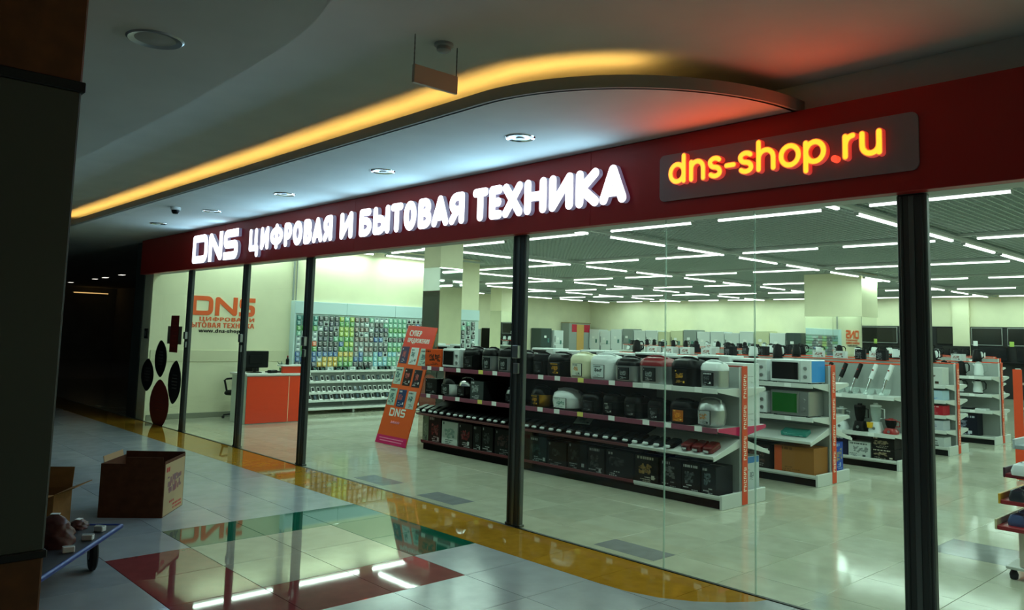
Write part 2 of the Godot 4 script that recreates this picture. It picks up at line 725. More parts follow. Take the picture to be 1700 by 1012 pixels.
# ---------- floor ----------
func make_floor() -> void:
	var fl := Node3D.new()
	fl.name = nm("floor")
	fl.set_meta("kind", "structure")
	add_child(fl)
	part(fl, "screed", span(Vector3(-40.3, -0.15, -24.6), Vector3(8.3, -0.003, 9.6)), M.grout)
	var gloss := 0.035
	var kinds := {
		"light": [mottled(rgb(170, 173, 176), 0.08, 0.16, 0.7, 11), mottled(rgb(165, 168, 172), 0.08, 0.16, 0.9, 12), mottled(rgb(174, 176, 178), 0.08, 0.16, 0.6, 13)],
		"cream": [mottled(rgb(182, 172, 152), 0.08, gloss, 0.8, 22)],
		"shop": [mottled(rgb(194, 193, 172), 0.08, 0.10, 0.7, 14), mottled(rgb(189, 188, 168), 0.08, 0.10, 0.9, 15), mottled(rgb(198, 197, 176), 0.08, 0.10, 0.6, 16)],
		"yellow": [mottled(rgb(196, 140, 44), 0.12, gloss, 1.3, 17), mottled(rgb(186, 132, 42), 0.12, gloss, 1.6, 18)],
		"green": [mottled(rgb(22, 96, 74), 0.08, gloss, 1.2, 19)],
		"red": [mottled(rgb(150, 70, 70), 0.08, gloss, 1.2, 20)],
		"grey": [mottled(rgb(146, 148, 150), 0.12, 0.1, 1.2, 21)],
	}
	var x0 := -1.866
	var cells := []
	for i in range(-17, 67):
		var xr := x0 - TILE * i
		var xl := xr - TILE
		for j in range(0, 16):
			var za := 0.032 + TILE * j
			var kind := "light"
			if j == 0 and xr < -2.3:
				kind = "yellow"
			# interlocking green and red corners
			if (i >= 5 and i <= 7 and j == 1) or (i == 7 and j >= 1 and j <= 3):
				kind = "green"
			if (i >= 4 and i <= 6 and j == 4) or (i == 4 and j >= 2 and j <= 4):
				kind = "red"
			if (i == 5 or i == 6) and (j == 2 or j == 3):
				kind = "cream"
			if xl > -40.2 and xr < 8.2:
				cells.append([xl, xr, za, za + TILE, kind])
		for j in range(0, 43):
			var zb := -0.37 - TILE * j
			if j == 0:
				var kind := "shop"
				if i == 7 or i == 9 or i == 3:
					kind = "grey"
				if kind == "grey":
					cells.append([xl, xr, -0.37, -0.1, "grey"])
					cells.append([xl, xr, -0.1, 0.0, "shop"])
				else:
					cells.append([xl, xr, -0.37, 0.0, kind])
			var k2 := "shop"
			if j == 3 and i == 0:
				k2 = "grey"
			if zb - TILE > -24.6 and xr < 4.2 and (xl > -14.6 or zb < -7.4 or true) and xl > -40.2 and (xl > -26.0 or zb > -7.5):
				cells.append([xl, xr, zb - TILE, zb, k2 if xl > -26.0 else "light"])
	var curve := PackedVector2Array([Vector2(-60, 0.0), Vector2(-2.62, 0.0), Vector2(-2.66, -0.12), Vector2(-2.76, -0.27), Vector2(-2.9, -0.42), Vector2(-3.08, -0.535), Vector2(-3.3, -0.598), Vector2(-3.55, -0.612), Vector2(-60, -0.612)])
	var near := []
	var far := {}
	for c in cells:
		var mid := Vector3((c[0] + c[1]) / 2, 0, (c[2] + c[3]) / 2)
		var q := pixel(mid)
		var seen := q.x > -60 and q.x < 1760 and q.y > 500 and q.y < 1090
		near.append([mid.distance_to(EYE) if seen else 1000.0 + mid.distance_to(EYE), c])
	near.sort_custom(func(a, b): return a[0] < b[0])
	var shown := 0
	for it in near:
		var c: Array = it[1]
		var w: float = c[1] - c[0] - 0.003
		var d: float = c[3] - c[2] - 0.003
		var mid := Vector3((c[0] + c[1]) / 2, -0.02, (c[2] + c[3]) / 2)
		var pick: Array = kinds[c[4]]
		var m: Material = pick[rng.randi() % pick.size()]
		if c[4] == "yellow" and c[1] > -3.7 and c[0] < -2.4:
			var sq := PackedVector2Array([Vector2(c[0] + 0.0015, -c[2] - 0.0015), Vector2(c[1] - 0.0015, -c[2] - 0.0015), Vector2(c[1] - 0.0015, -c[3] + 0.0015), Vector2(c[0] + 0.0015, -c[3] + 0.0015)])
			sq = rev(sq) if Geometry2D.is_polygon_clockwise(sq) else sq
			for side in 2:
				var mb := MB.new()
				var cut: Array = Geometry2D.intersect_polygons(sq, curve) if side == 0 else Geometry2D.clip_polygons(sq, curve)
				if cut.is_empty():
					continue
				mb.prism(cut, [], -0.02, 0.0)
				part(fl, "tile", mb.mesh(), m if side == 0 else kinds["light"][0], Vector3.ZERO, Vector3(-PI / 2, 0, 0))
			shown += 1
			continue
		if shown < 296 and it[0] < 1000.0:
			part(fl, "tile", bx(snappedf(w, 0.001), 0.02, snappedf(d, 0.001), 0.0012), m, mid)
			shown += 1
		else:
			if not far.has(m):
				far[m] = MB.new()
			var mb: MB = far[m]
			var a := Vector3(mid.x - w / 2, 0, mid.z - d / 2)
			mb.quad(a, a + Vector3(w, 0, 0), a + Vector3(w, 0, d), a + Vector3(0, 0, d), Vector3.UP)
			for e in [[Vector3.ZERO, Vector3(w, 0, 0), Vector3.FORWARD], [Vector3(0, 0, d), Vector3(w, 0, d), Vector3.BACK], [Vector3.ZERO, Vector3(0, 0, d), Vector3.LEFT], [Vector3(w, 0, 0), Vector3(w, 0, d), Vector3.RIGHT]]:
				mb.quad(a + e[0], a + e[1], a + e[1] + Vector3(0, -0.01, 0), a + e[0] + Vector3(0, -0.01, 0), e[2])
	for m in far:
		var o := part(fl, "far_tiles", far[m].mesh(), m)
		o.set_meta("kind", "stuff")
	# dark sill under the glass, broken at the open doorway
	var sill := mat(rgb(22, 26, 24), 0.4)
	struct("trim_1", span(Vector3(-14.4, -0.02, 0.0), Vector3(-8.6, 0.004, 0.028)), sill)
	struct("trim_2", span(Vector3(-4.93, -0.02, 0.0), Vector3(4.0, 0.004, 0.028)), sill)

# ---------- shell ----------
func make_shell() -> void:
	struct("wall_left", span(Vector3(-14.5, 0, -7.36), Vector3(-14.1, 3.6, -0.02)), M.wall)
	struct("wall_front", span(Vector3(-14.5, 2.465, -0.14), Vector3(4.3, 3.6, -0.002)), M.paint)
	struct("wall_return", span(Vector3(-25.9, 0, -7.36), Vector3(-14.5, 3.6, -7.1)), M.wall)
	struct("wall_far_left", span(Vector3(-25.9, 0, -24.6), Vector3(-25.5, 3.6, -7.36)), M.wall)
	struct("wall_back", span(Vector3(-25.5, 0, -24.6), Vector3(4.3, 3.6, -24.2)), M.wall)
	struct("wall_right", span(Vector3(4.0, 0, -24.2), Vector3(4.3, 3.6, -0.14)), M.wall)
	struct("trim_3", span(Vector3(-9.35, 0, -24.2), Vector3(-8.85, 3.4, -24.05)), M.wall)
	# the dark end of the shop front
	struct("trim_4", span(Vector3(-14.95, 0, -0.3), Vector3(-14.5, 3.05, 0.0)), M.metal)
	# bumper rail and skirting of the left wall
	struct("trim_5", span(Vector3(-14.1, 0.98, -2.6), Vector3(-14.085, 1.18, -0.05), 0.003), mat(rgb(214, 210, 178), 0.7))
	struct("baseboard_left", span(Vector3(-14.1, 0, -2.6), Vector3(-14.08, 0.09, -0.05), 0.004), mat(rgb(136, 138, 120), 0.6))
	struct("trim_9", span(Vector3(-14.1, 2.15, -2.64), Vector3(-14.075, 3.38, -2.61), 0.003), M.panel)
	struct("trim_10", span(Vector3(-14.1, 2.15, -2.70), Vector3(-14.085, 3.38, -2.685), 0.002), M.panel)
	# corridor round it
	struct("wall_opposite", span(Vector3(-40.3, 0, 9.3), Vector3(8.3, 3.6, 9.6)), M.paint)
	struct("wall_end_left", span(Vector3(-40.3, 0, -7.1), Vector3(-40.0, 3.6, 9.3)), M.paint)
	struct("wall_end_right", span(Vector3(8.0, 0, 0.0), Vector3(8.3, 3.6, 9.3)), M.paint)
	struct("wall_hall_side", span(Vector3(-40.3, 0, -7.4), Vector3(-25.9, 3.6, -7.1)), M.paint)
	struct("wall_front_right", span(Vector3(4.3, 0, -0.14), Vector3(8.3, 3.6, -0.002)), M.paint)
	# shop ceiling: a panel and under it an open cell grid of thin blades
	var ce := struct("ceiling", span(Vector3(-25.9, 3.40, -24.6), Vector3(4.3, 3.6, -0.14)), M.grid)
	var mb := MB.new()
	for i in range(0, 290):
		var x := -25.4 + i * 0.1
		if x < 3.9:
			var z1 := -0.2 if x > -14.0 else -7.4
			mb.box(Vector3(x, 3.325, (z1 - 24.15) / 2), Vector3(0.014, 0.05, z1 + 24.15))
	for i in range(0, 240):
		var z := -0.25 - i * 0.1
		var xa := -14.05 if z > -7.4 else -25.45
		mb.box(Vector3((xa + 3.95) / 2, 3.325, z), Vector3(3.95 - xa, 0.044, 0.014))
	var gr := part(ce, "cell_grid", mb.mesh(), M.grid)
	gr.set_meta("kind", "stuff")

func flat_slab(poly: PackedVector2Array, y0: float, y1: float) -> Mesh:   # poly in (x, z)
	var q := PackedVector2Array()
	for p in poly:
		q.append(Vector2(p.x, -p.y))
	if Geometry2D.is_polygon_clockwise(q):
		q = rev(q)
	var mb := MB.new()
	mb.prism([q], [], y0, y1)
	var r := MB.new()
	for i in mb.v.size():
		r.v.append(Vector3(mb.v[i].x, mb.v[i].z, -mb.v[i].y))
		r.n.append(Vector3(mb.n[i].x, mb.n[i].z, -mb.n[i].y))
	return r.mesh()

func edge_curve(grow: float) -> PackedVector2Array:
	var o := PackedVector2Array()
	for i in 25:
		var t := deg_to_rad(90.0 * i / 24.0)
		o.append(Vector2(-3.78 + (1.41 + grow) * cos(t), (1.53 + grow) * sin(t)))
	return o

func make_mall_ceiling() -> void:
	struct("ceiling_corridor", span(Vector3(-40.3, 3.25, -0.002), Vector3(8.3, 3.6, 9.6)), M.paint)
	struct("ceiling_hall", span(Vector3(-40.3, 3.25, -7.1), Vector3(-14.5, 3.6, -0.002)), M.paint)
	# lowered soffit over the shop front with a round end and an upstanding lip
	var low := PackedVector2Array([Vector2(-40, 0.0)])
	low.append_array(edge_curve(-0.02))
	low.append(Vector2(-40, 1.51))
	struct("ceiling_soffit", flat_slab(low, 3.06, 3.085), M.paint)
	var lip := edge_curve(0.0)
	lip.append(Vector2(-40, 1.53))
	lip.append(Vector2(-40, 1.49))
	var inner := edge_curve(-0.04)
	inner.reverse()
	lip.append_array(inner)
	struct("trim_6", flat_slab(lip, 3.06, 3.135), mat(rgb(150, 150, 138), 0.85))
	# second lowered field towards the middle of the corridor
	var field := PackedVector2Array([Vector2(-40, 2.82), Vector2(-5.4, 2.825), Vector2(-4.3, 2.86), Vector2(-3.7, 2.893), Vector2(-3.37, 2.935), Vector2(-3.06, 3.02), Vector2(-2.75, 3.17), Vector2(-2.5, 3.38), Vector2(-2.3, 3.7), Vector2(-2.2, 4.1), Vector2(-2.18, 4.6), Vector2(-2.18, 9.3), Vector2(-40, 9.3)])
	struct("ceiling_field", flat_slab(field, 3.06, 3.25), M.paint)
	# warm strip lamps hidden behind the lip
	var warm := glow(WARM, 3.0)
	var at := []
	for i in 10:
		at.append([Vector3(-13.2 + i, 3.09, 1.455), 0.0])
	for i in range(1, 6):
		var t := deg_to_rad(90.0 - i * 8.0)
		at.append([Vector3(-3.78 + 1.335 * cos(t), 3.09, 1.455 * sin(t)), atan2(1.335 * cos(t), 1.455 * sin(t))])
	for k in at.size():
		var len := 0.98 if k < 10 else 0.2
		var o := thing("cove_lamp", "warm strip lamp behind the soffit's lip, %s from the dark hall end" % nth(k), "lamp", at[k][0], "cove strip lamps", at[k][1])
		part(o, "housing", bx(len, 0.012, 0.03), M.white, Vector3(0, -0.005, 0))
		part(o, "light_strip", bx(len, 0.006, 0.02), warm, Vector3(0, 0.007, 0))
		area_light(o, Vector2(len, 0.02), 0.2 * len, WARM, Vector3(0, 0.015, 0), Basis(Vector3.RIGHT, PI / 2))
	# recessed downlights, switched off
	var first: Node3D
	var spots := [[-4.21, 0.76], [-6.07, 0.73], [-7.97, 0.73], [-9.9, 0.74], [-11.8, 0.74]]
	for s in spots:
		var p := Vector3(s[0], 3.06, s[1])
		if first == null:
			first = thing("downlight", "small round recessed downlight, off, in the soffit, first from its round end", "lamp", p, "downlights in the soffit over the sign")
			var mb := MB.new()
			mb.lathe(Vector3.ZERO, [[0.085, 0.0], [0.11, -0.008], [0.115, 0.0], [0.085, 0.0]], 28)
			part(first, "rim", mb.mesh(), M.chrome)
			part(first, "reflector", turned([[0.084, -0.001], [0.06, -0.004], [0.02, -0.006]], 24), M.steel)
			part(first, "lamp_glass", turned([[0.0, -0.004], [0.035, -0.008], [0.03, -0.012], [0.0, -0.012]], 16), M.white)
		else:
			copy(first, "downlight", p, "small round recessed downlight, off, in the soffit, %s from its round end" % nth(spots.find(s)))
	var big := thing("downlight", "large round recessed downlight, off, in the dim grey ceiling field", "lamp", Vector3(-4.16, 3.06, 3.40))
	var mb2 := MB.new()
	mb2.lathe(Vector3.ZERO, [[0.10, 0.0], [0.13, -0.008], [0.14, 0.0], [0.10, 0.0]], 30)
	part(big, "rim", mb2.mesh(), M.steel)
	part(big, "reflector", turned([[0.099, -0.001], [0.06, -0.003], [0.02, -0.005]], 24), mat(rgb(150, 150, 145), 0.5))
	var dt := thing("dome_camera", "small dark dome camera under the soffit near the sign's end", "camera", Vector3(-9.99, 3.06, 1.16))
	part(dt, "base", turned([[0.06, 0.0], [0.06, -0.03], [0.05, -0.035]], 20), M.white)
	part(dt, "dome", turned([[0.048, -0.035], [0.045, -0.06], [0.03, -0.08], [0.0, -0.086]], 20), M.black)
	# smoke detector and the blank board on two chains
	var sd := thing("smoke_detector", "round smoke detector on the dim upper ceiling by the hanging board", "detector", Vector3(-3.52, 3.25, 2.03))
	part(sd, "base", turned([[0.055, 0.0], [0.055, -0.015], [0.045, -0.02]], 20), M.panel)
	part(sd, "head", turned([[0.04, -0.02], [0.042, -0.04], [0.025, -0.052], [0.0, -0.053]], 20), M.panel)
	var hb := thing("hanging_board", "blank beige board hung on two chains from the corridor ceiling", "board", Vector3(-3.51, 3.25, 2.09))
	part(hb, "panel", span(Vector3(-0.012, -0.28, -0.155), Vector3(0.012, -0.175, 0.155), 0.003), mat(rgb(176, 166, 146), 0.6))
	for s in [-1, 1]:
		var ch := MB.new()
		for i in 12:
			var y := -0.003 - i * 0.0145
			ch.box(Vector3(0, y - 0.0085, s * 0.15), Vector3(0.008 if i % 2 == 0 else 0.003, 0.018, 0.003 if i % 2 == 0 else 0.008), 0.001)
		part(hb, "chain", ch.mesh(), M.metal2)

# ---------- the sign ----------
func make_sign() -> void:
	var sg := thing("shop_sign", "long red fascia sign with white lit letters and a yellow web address", "sign", Vector3.ZERO)
	var red := mat(rgb(172, 28, 23), 0.42)
	var xs := [-14.45, -11.0, -7.55, -4.1, -0.65, 4.2]
	for i in 5:
		part(sg, "panel", span(Vector3(xs[i] + 0.001, 2.465, 0.002), Vector3(xs[i + 1] - 0.001, 3.055, 0.09), 0.003), red)
	var core := glow(Color(0.95, 0.96, 1.0), 2.4)
	var rim := glow(Color(0.74, 0.72, 1.0), 0.13)
	var t := 0.262
	var h := 0.30
	var rows := [
		[["Ц", -10.07, -9.80], ["И", -9.735, -9.505], ["Ф", -9.46, -9.125], ["Р", -9.085, -8.89], ["О", -8.86, -8.63], ["В", -8.59, -8.40], ["А", -8.38, -8.15], ["Я", -8.13, -7.93]],
		[["И", -7.765, -7.50]],
		[["Б", -7.365, -7.13], ["Ы", -7.095, -6.79], ["Т", -6.77, -6.56], ["О", -6.54, -6.33], ["В", -6.295, -6.085], ["А", -6.075, -5.82], ["Я", -5.805, -5.585]],
		[["Т", -5.466, -5.258], ["Е", -5.24, -5.07], ["Х", -5.062, -4.815], ["Н", -4.79, -4.53], ["И", -4.498, -4.235], ["К", -4.203, -3.965], ["А", -3.955, -3.695]]]
	for r in rows:
		for c in r:
			var w: float = (c[2] - c[1]) / h
			var st := strokes(c[0], w, t)
			var o := part(sg, "letter", letter_mesh(st, t, h, 0.0, 0.045), rim, Vector3(c[1], 2.603, 0.10))
			part(o, "letter_face", letter_mesh(st, t, h, 0.0, 0.004), core, Vector3(0, 0, 0.0455))
			area_light(sg, Vector2(0.055, 0.24), 0.21, LETTER_LIGHT, Vector3(stem(st) * h + c[1], 2.753, 0.152), Basis(Vector3.UP, PI))
	for c in [["D", -12.0, -11.45], ["N", -11.40, -10.93], ["S", -10.88, -10.42]]:
		var hh := 0.42
		var w: float = (c[2] - c[1]) / hh
		var tt := 0.26
		var o := part(sg, "letter", letter_mesh(logo_strokes(c[0], w, tt), tt, hh, 0.0, 0.045, false), rim, Vector3(c[1], 2.53, 0.10))
		part(o, "letter_face", letter_mesh(logo_strokes(c[0], w, tt), tt, hh, 0.0, 0.004, false), core, Vector3(0, 0, 0.0455))
		area_light(sg, Vector2(0.08, 0.3), 0.36, LETTER_LIGHT, Vector3(c[1] + (0.046 if c[0] != "S" else 0.05), 2.74 if c[0] != "S" else 2.80, 0.152), Basis(Vector3.UP, PI))
	# grey plate and the web address
	var plate := MB.new()
	var pl := PackedVector2Array()
	for q in [[-1.69, 2.875, 0], [-3.385, 2.875, 90], [-3.385, 2.62, 180], [-1.69, 2.62, 270]]:
		for k in 7:
			var a := deg_to_rad(q[2] + k * 15.0)
			pl.append(Vector2(q[0] + cos(a) * 0.04, q[1] + sin(a) * 0.04))
	plate.prism([pl], [], 0.0, 0.012)
	part(sg, "address_plate", plate.mesh(), mat(rgb(150, 142, 146), 0.45), Vector3(0, 0, 0.091))
	var side := glow(Color(1.0, 0.10, 0.02), 0.45)
	var face := glow(Color(1.0, 0.74, 0.05), 1.5)
	var dot := glow(Color(1.0, 0.22, 0.06), 1.3)
	var hk := 0.215
	for c in [["d", -3.318, -3.17], ["n", -3.145, -3.012], ["s", -2.994, -2.881], ["-", -2.867, -2.776], ["s", -2.763, -2.648], ["h", -2.631, -2.492], ["o", -2.475, -2.322], ["p", -2.311, -2.161], [".", -2.135, -2.095], ["r", -2.065, -1.983], ["u", -1.965, -1.831]]:
		var w: float = (c[2] - c[1]) / hk
		var tt := 0.17
		var st := strokes(c[0], w, tt)
		var o := part(sg, "letter", letter_mesh(st, tt, hk, 0.0, 0.04, true, 0.012), side if c[0] != "." else dot, Vector3(c[1], 2.683, 0.104))
		if c[0] != ".":
			part(o, "letter_face", letter_mesh(st, tt - 0.04, hk, 0.0, 0.004), face, Vector3(0, 0, 0.04))
		area_light(sg, Vector2(0.02, 0.05 if c[0] in ["-", "."] else 0.13), 0.07, Color(1.0, 0.24, 0.08), Vector3(c[1] + stem(st) * hk, 2.683 + (0.08 if c[0] in ["-", "s", "o"] else 0.07), 0.150), Basis(Vector3.UP, PI))

func stem(st: Array) -> float:   # where a letter's upright stands
	for s in st:
		if s[0] is String:
			return s[1][0]
	var s: Array = st[0]
	if s.size() == 2 and absf(s[0][1] - s[1][1]) < 0.01 and st.size() > 1:
		return st[1][0][0]
	return s[0][0] if s.size() < 8 else s[8][0]

# ---------- shop front ----------
func make_shopfront() -> void:
	var pane := [[-14.45, -12.50], [-12.32, -10.53], [-10.37, -8.77], [-4.91, -3.44], [-3.42, -2.73], [-2.71, -1.81], [-1.66, 1.2], [1.25, 4.0]]
	for i in pane.size():
		var o := struct("window_%d" % (i + 1), sheet(pane[i][1] - pane[i][0], 2.46), M.glass, Vector3((pane[i][0] + pane[i][1]) / 2, 1.233, 0.012))
	# pale edges where two frameless panes meet
	var edge := StandardMaterial3D.new()
	edge.albedo_color = Color(0.8, 0.95, 0.9, 0.35)
	edge.transparency = BaseMaterial3D.TRANSPARENCY_ALPHA
	edge.roughness = 0.1
	for x in [-3.43, -2.72]:
		var o := struct("trim_%d" % (7 if x < -3 else 8), span(Vector3(x - 0.0045, 0.005, 0.006), Vector3(x + 0.0045, 2.46, 0.018), 0.001), edge)
	var labels := ["dark metal post between the leaf stickers and the logo wall", "dark metal post beside the white end of the orange counter", "dark metal post at the end of the orange counter, left jamb of the open doorway", "dark metal post before the long shelf of cookers, right jamb of the open doorway", "wide dark metal post before the shelf of blenders"]
	var xs := [-12.41, -10.45, -8.69, -4.99, -1.735]
	for i in 5:
		var p := thing("shopfront_post", labels[i], "post", Vector3(xs[i], 0, -0.022), "posts of the shop front")
		part(p, "profile", bx(0.165, 2.463, 0.045, 0.006), M.metal)
		for s in [-0.055, 0.0, 0.055]:
			part(p, "ridge", bx(0.014 if s != 0.0 else 0.03, 2.45, 0.008, 0.002), M.metal2 if s == 0.0 else M.metal, Vector3(s, 0.005, 0.0255))
		part(p, "foot", bx(0.185, 0.02, 0.055, 0.003), M.metal)
		if i != 4:
			part(p, "lock_case", bx(0.07, 0.11, 0.045, 0.004), M.steel, Vector3(0.02, 1.40, 0.045))
			part(p, "lock_plate", bx(0.06, 0.09, 0.03, 0.003), M.steel, Vector3(0.02, 1.27, 0.038))
	# stickers on the first pane
	var ink := mat(rgb(16, 16, 18), 0.4)
	var wine := mat(rgb(126, 34, 26), 0.45)
	for s in [["black leaf shaped sticker with pale lines, beside the left end of the glass", -13.97, 0.77, 0.30, 0.27, ink, 0.0], ["tall black leaf shaped sticker under the red notice on the glass", -13.40, 1.06, 0.27, 0.30, ink, 0.15], ["black leaf shaped sticker with pale lines, next to the dark post", -12.74, 0.72, 0.27, 0.34, ink, -0.12], ["large wine red leaf shaped sticker at the foot of the glass", -13.34, 0.33, 0.43, 0.40, wine, 0.06]]:
		var poly := PackedVector2Array()
		for k in 24:
			var a := TAU * k / 24.0
			var y := sin(a)
			poly.append(Vector2(cos(a) * s[3] * (1.0 - 0.35 * absf(y) * y * y), y * s[4]))
		var mb := MB.new()
		mb.prism([poly], [], 0.0, 0.002)
		var o := thing("window_sticker", s[0], "sticker", Vector3(s[1], s[2], 0.014), "leaf stickers on the first pane")
		part(o, "film", mb.mesh(), s[5], Vector3.ZERO, Vector3(0, 0, s[6]))
		for r in 5:
			part(o, "printed_line", bx(s[3] * (0.9 - 0.1 * absf(r - 2)), 0.018, 0.0008), mat(rgb(96, 92, 92), 0.6) if s[5] == ink else mat(rgb(150, 60, 48), 0.6), Vector3(0, 0.10 - r * 0.05, 0.0025))
	var no := thing("window_notice", "upright dark red notice strip on the glass over the leaf stickers", "notice", Vector3(-12.88, 1.47, 0.014))
	part(no, "film", span(Vector3(-0.17, -0.29, 0), Vector3(0.17, 0.29, 0.002)), mat(rgb(120, 26, 22), 0.5))
	for r in 6:
		part(no, "printed_line", bx(0.22 - 0.02 * (r % 3), 0.02, 0.0008), mat(rgb(150, 60, 52), 0.6), Vector3(0, 0.2 - r * 0.08, 0.0025))
	var hg := thing("hours_notice", "small grey printed notice behind the red strip on the glass", "notice", Vector3(-12.85, 1.45, 0.008))
	part(hg, "film", span(Vector3(-0.34, -0.14, -0.002), Vector3(0.26, 0.14, 0.0)), mat(rgb(110, 104, 84), 0.6))
	var sw := thing("door_reader", "small black card reader at the left end of the glass", "reader", Vector3(-14.17, 1.37, 0.014))
	part(sw, "body", bx(0.14, 0.17, 0.02, 0.004), M.black)
	part(sw, "keypad", bx(0.08, 0.09, 0.003), M.metal2, Vector3(0, 0.04, 0.0115))

# ---------- tube lamps on their crossing rails ----------
func make_tube_lamps() -> void:
	var nx := [-23.5, -19.62, -15.75, -11.92, -8.06, -4.15, -0.27]
	var nz := [-0.80, -4.58, -8.36, -12.14, -15.92, -19.70, -23.48]
	var rail_mat := mat(rgb(176, 182, 178), 0.5)
	for xi in nx.size():
		var x: float = nx[xi]
		var z1 := -0.25 if x > -14.0 else -7.5
		var o := part(self, "lighting_rail", span(Vector3(x - 0.035, 3.215, -24.1), Vector3(x + 0.035, 3.255, z1)), rail_mat)
		tag(o, "grey lengthwise ceiling rail for tube lamps, %s from the right wall" % nth(nx.size() - 1 - xi), "rail", "lamp rails running into the shop")
	for zi in nz.size():
		var z: float = nz[zi]
		var xa := -14.0 if z > -7.4 else -25.4
		var o := part(self, "lighting_rail", span(Vector3(xa, 3.257, z - 0.035), Vector3(3.9, 3.297, z + 0.035)), rail_mat)
		tag(o, "grey ceiling cross rail for tube lamps, %s from the shop front" % nth(zi), "rail", "lamp rails running across the shop")
	var o2 := part(self, "lighting_rail", span(Vector3(-13.92, 3.215, -7.3), Vector3(-13.85, 3.255, -0.3)), rail_mat)
	tag(o2, "grey ceiling rail close along the logo wall", "rail")
	var tube_m := glow(Color(0.95, 1.0, 0.98), 4.0)
	var proto := thing("tube_lamp", "lit white tube lamp on the ceiling rails of the shop", "lamp", Vector3.ZERO, "tube lamps under the shop ceiling")
	part(proto, "housing", bx(1.46, 0.03, 0.075, 0.004), M.white, Vector3(0, 0.022, 0))
	var mb := MB.new()
	var rings := []
	for e in [-0.72, 0.72]:
		var ring := []
		for k in 8:
			ring.append(Vector3(e, 0.008 + 0.014 * sin(TAU * k / 8), 0.033 * cos(TAU * k / 8)))
		rings.append(ring)
	mb.loft(rings)
	part(proto, "light_tube", mb.mesh(), tube_m)
	for s in [-1, 1]:
		part(proto, "end_cap", bx(0.012, 0.04, 0.06, 0.002), M.panel, Vector3(s * 0.731, -0.008, 0))
	area_light(proto, Vector2(1.44, 0.06), TUBE_ENERGY, TUBE_LIGHT, Vector3(0, -0.009, 0), Basis(Vector3.RIGHT, -PI / 2))
	var put := []
	for zi in nz.size():
		var z: float = nz[zi]
		var n := 0
		for i in range(nx.size() - 1, -1, -1):
			for off in [2.88, 1.0]:
				var x: float = nx[i] + off
				if x < 3.0 and (x > -12.4 or z < -7.5):
					put.append([Vector3(x, 3.205, z), 0.0, "tube lamp, %s from the right wall, %s cross rail from the front" % [nth(n), nth(zi)]])
					n += 1
		if z > -7.4:
			put.append([Vector3(-12.92, 3.205, z), 0.0, "lit tube lamp at the logo wall end of the %s cross rail" % nth(zi)])
	for xi in nx.size():
		var x: float = nx[xi]
		var n := 0
		for i in nz.size() - 1:
			for off in [0.99, 2.80]:
				var z: float = nz[i] - off
				if x > -14.0 or z < -8.2:
					put.append([Vector3(x, 3.163, z), PI / 2, "tube lamp, %s from the front, %s lengthwise rail from the right wall" % [nth(n), nth(nx.size() - 1 - xi)]])
					n += 1
	for k in 3:
		put.append([Vector3(-13.885, 3.163, [-1.70, -3.54, -5.3][k]), PI / 2, "lit tube lamp close along the logo wall, %s from the shop front" % nth(k)])
	for k in put.size():
		if k == 0:
			proto.position = put[0][0]
			proto.rotation.y = put[0][1]
			proto.set_meta("label", put[0][2])
		else:
			copy(proto, "tube_lamp", put[k][0], put[k][2], put[k][1])

# ---------- mirrored columns ----------
func make_shop_columns() -> void:
	var specs := [[-10.02, -9.6, -3.15, -2.71, 2.60, "square column clad with mirrors below a cream top, behind the promo board"], [-22.0, -21.4, -15.3, -14.7, 2.45, "far square column with mirrors, beside the fridges on the left"], [-9.55, -8.15, -15.1, -14.25, 2.25, "broad column with a mirror front under a cream box, mid shop"]]
	for s in specs:
		var c := thing("mirror_column", s[5], "column", Vector3((s[0] + s[1]) / 2, 0, (s[2] + s[3]) / 2), "mirrored columns")
		var w: float = s[1] - s[0]
		var d: float = s[3] - s[2]
		var top := s[4] as float
		part(c, "core", bx(w - 0.02, 3.3, d - 0.02), M.wall)
		if w > 1.0:
			part(c, "head", span(Vector3(-w / 2 - 0.02, top, -d / 2 - 0.02), Vector3(w / 2 + 0.02, 3.3, d / 2 + 0.02)), M.wall)
		else:
			part(c, "head", span(Vector3(-w / 2, top, -d / 2), Vector3(w / 2, 3.3, d / 2)), M.wall)
		var half := 2 if w > 1.0 else 1
		for k in half:
			part(c, "mirror_panel", bx(w / half - 0.006, top - 0.004, 0.008), M.mirror, Vector3(-w / 2 + w / half * (k + 0.5), 0.002, d / 2))
		part(c, "mirror_panel", bx(0.008, top - 0.004, d - 0.006), M.mirror, Vector3(w / 2, 0.002, 0))
		part(c, "mirror_panel", bx(0.008, top - 0.004, d - 0.006), M.mirror, Vector3(-w / 2, 0.002, 0))

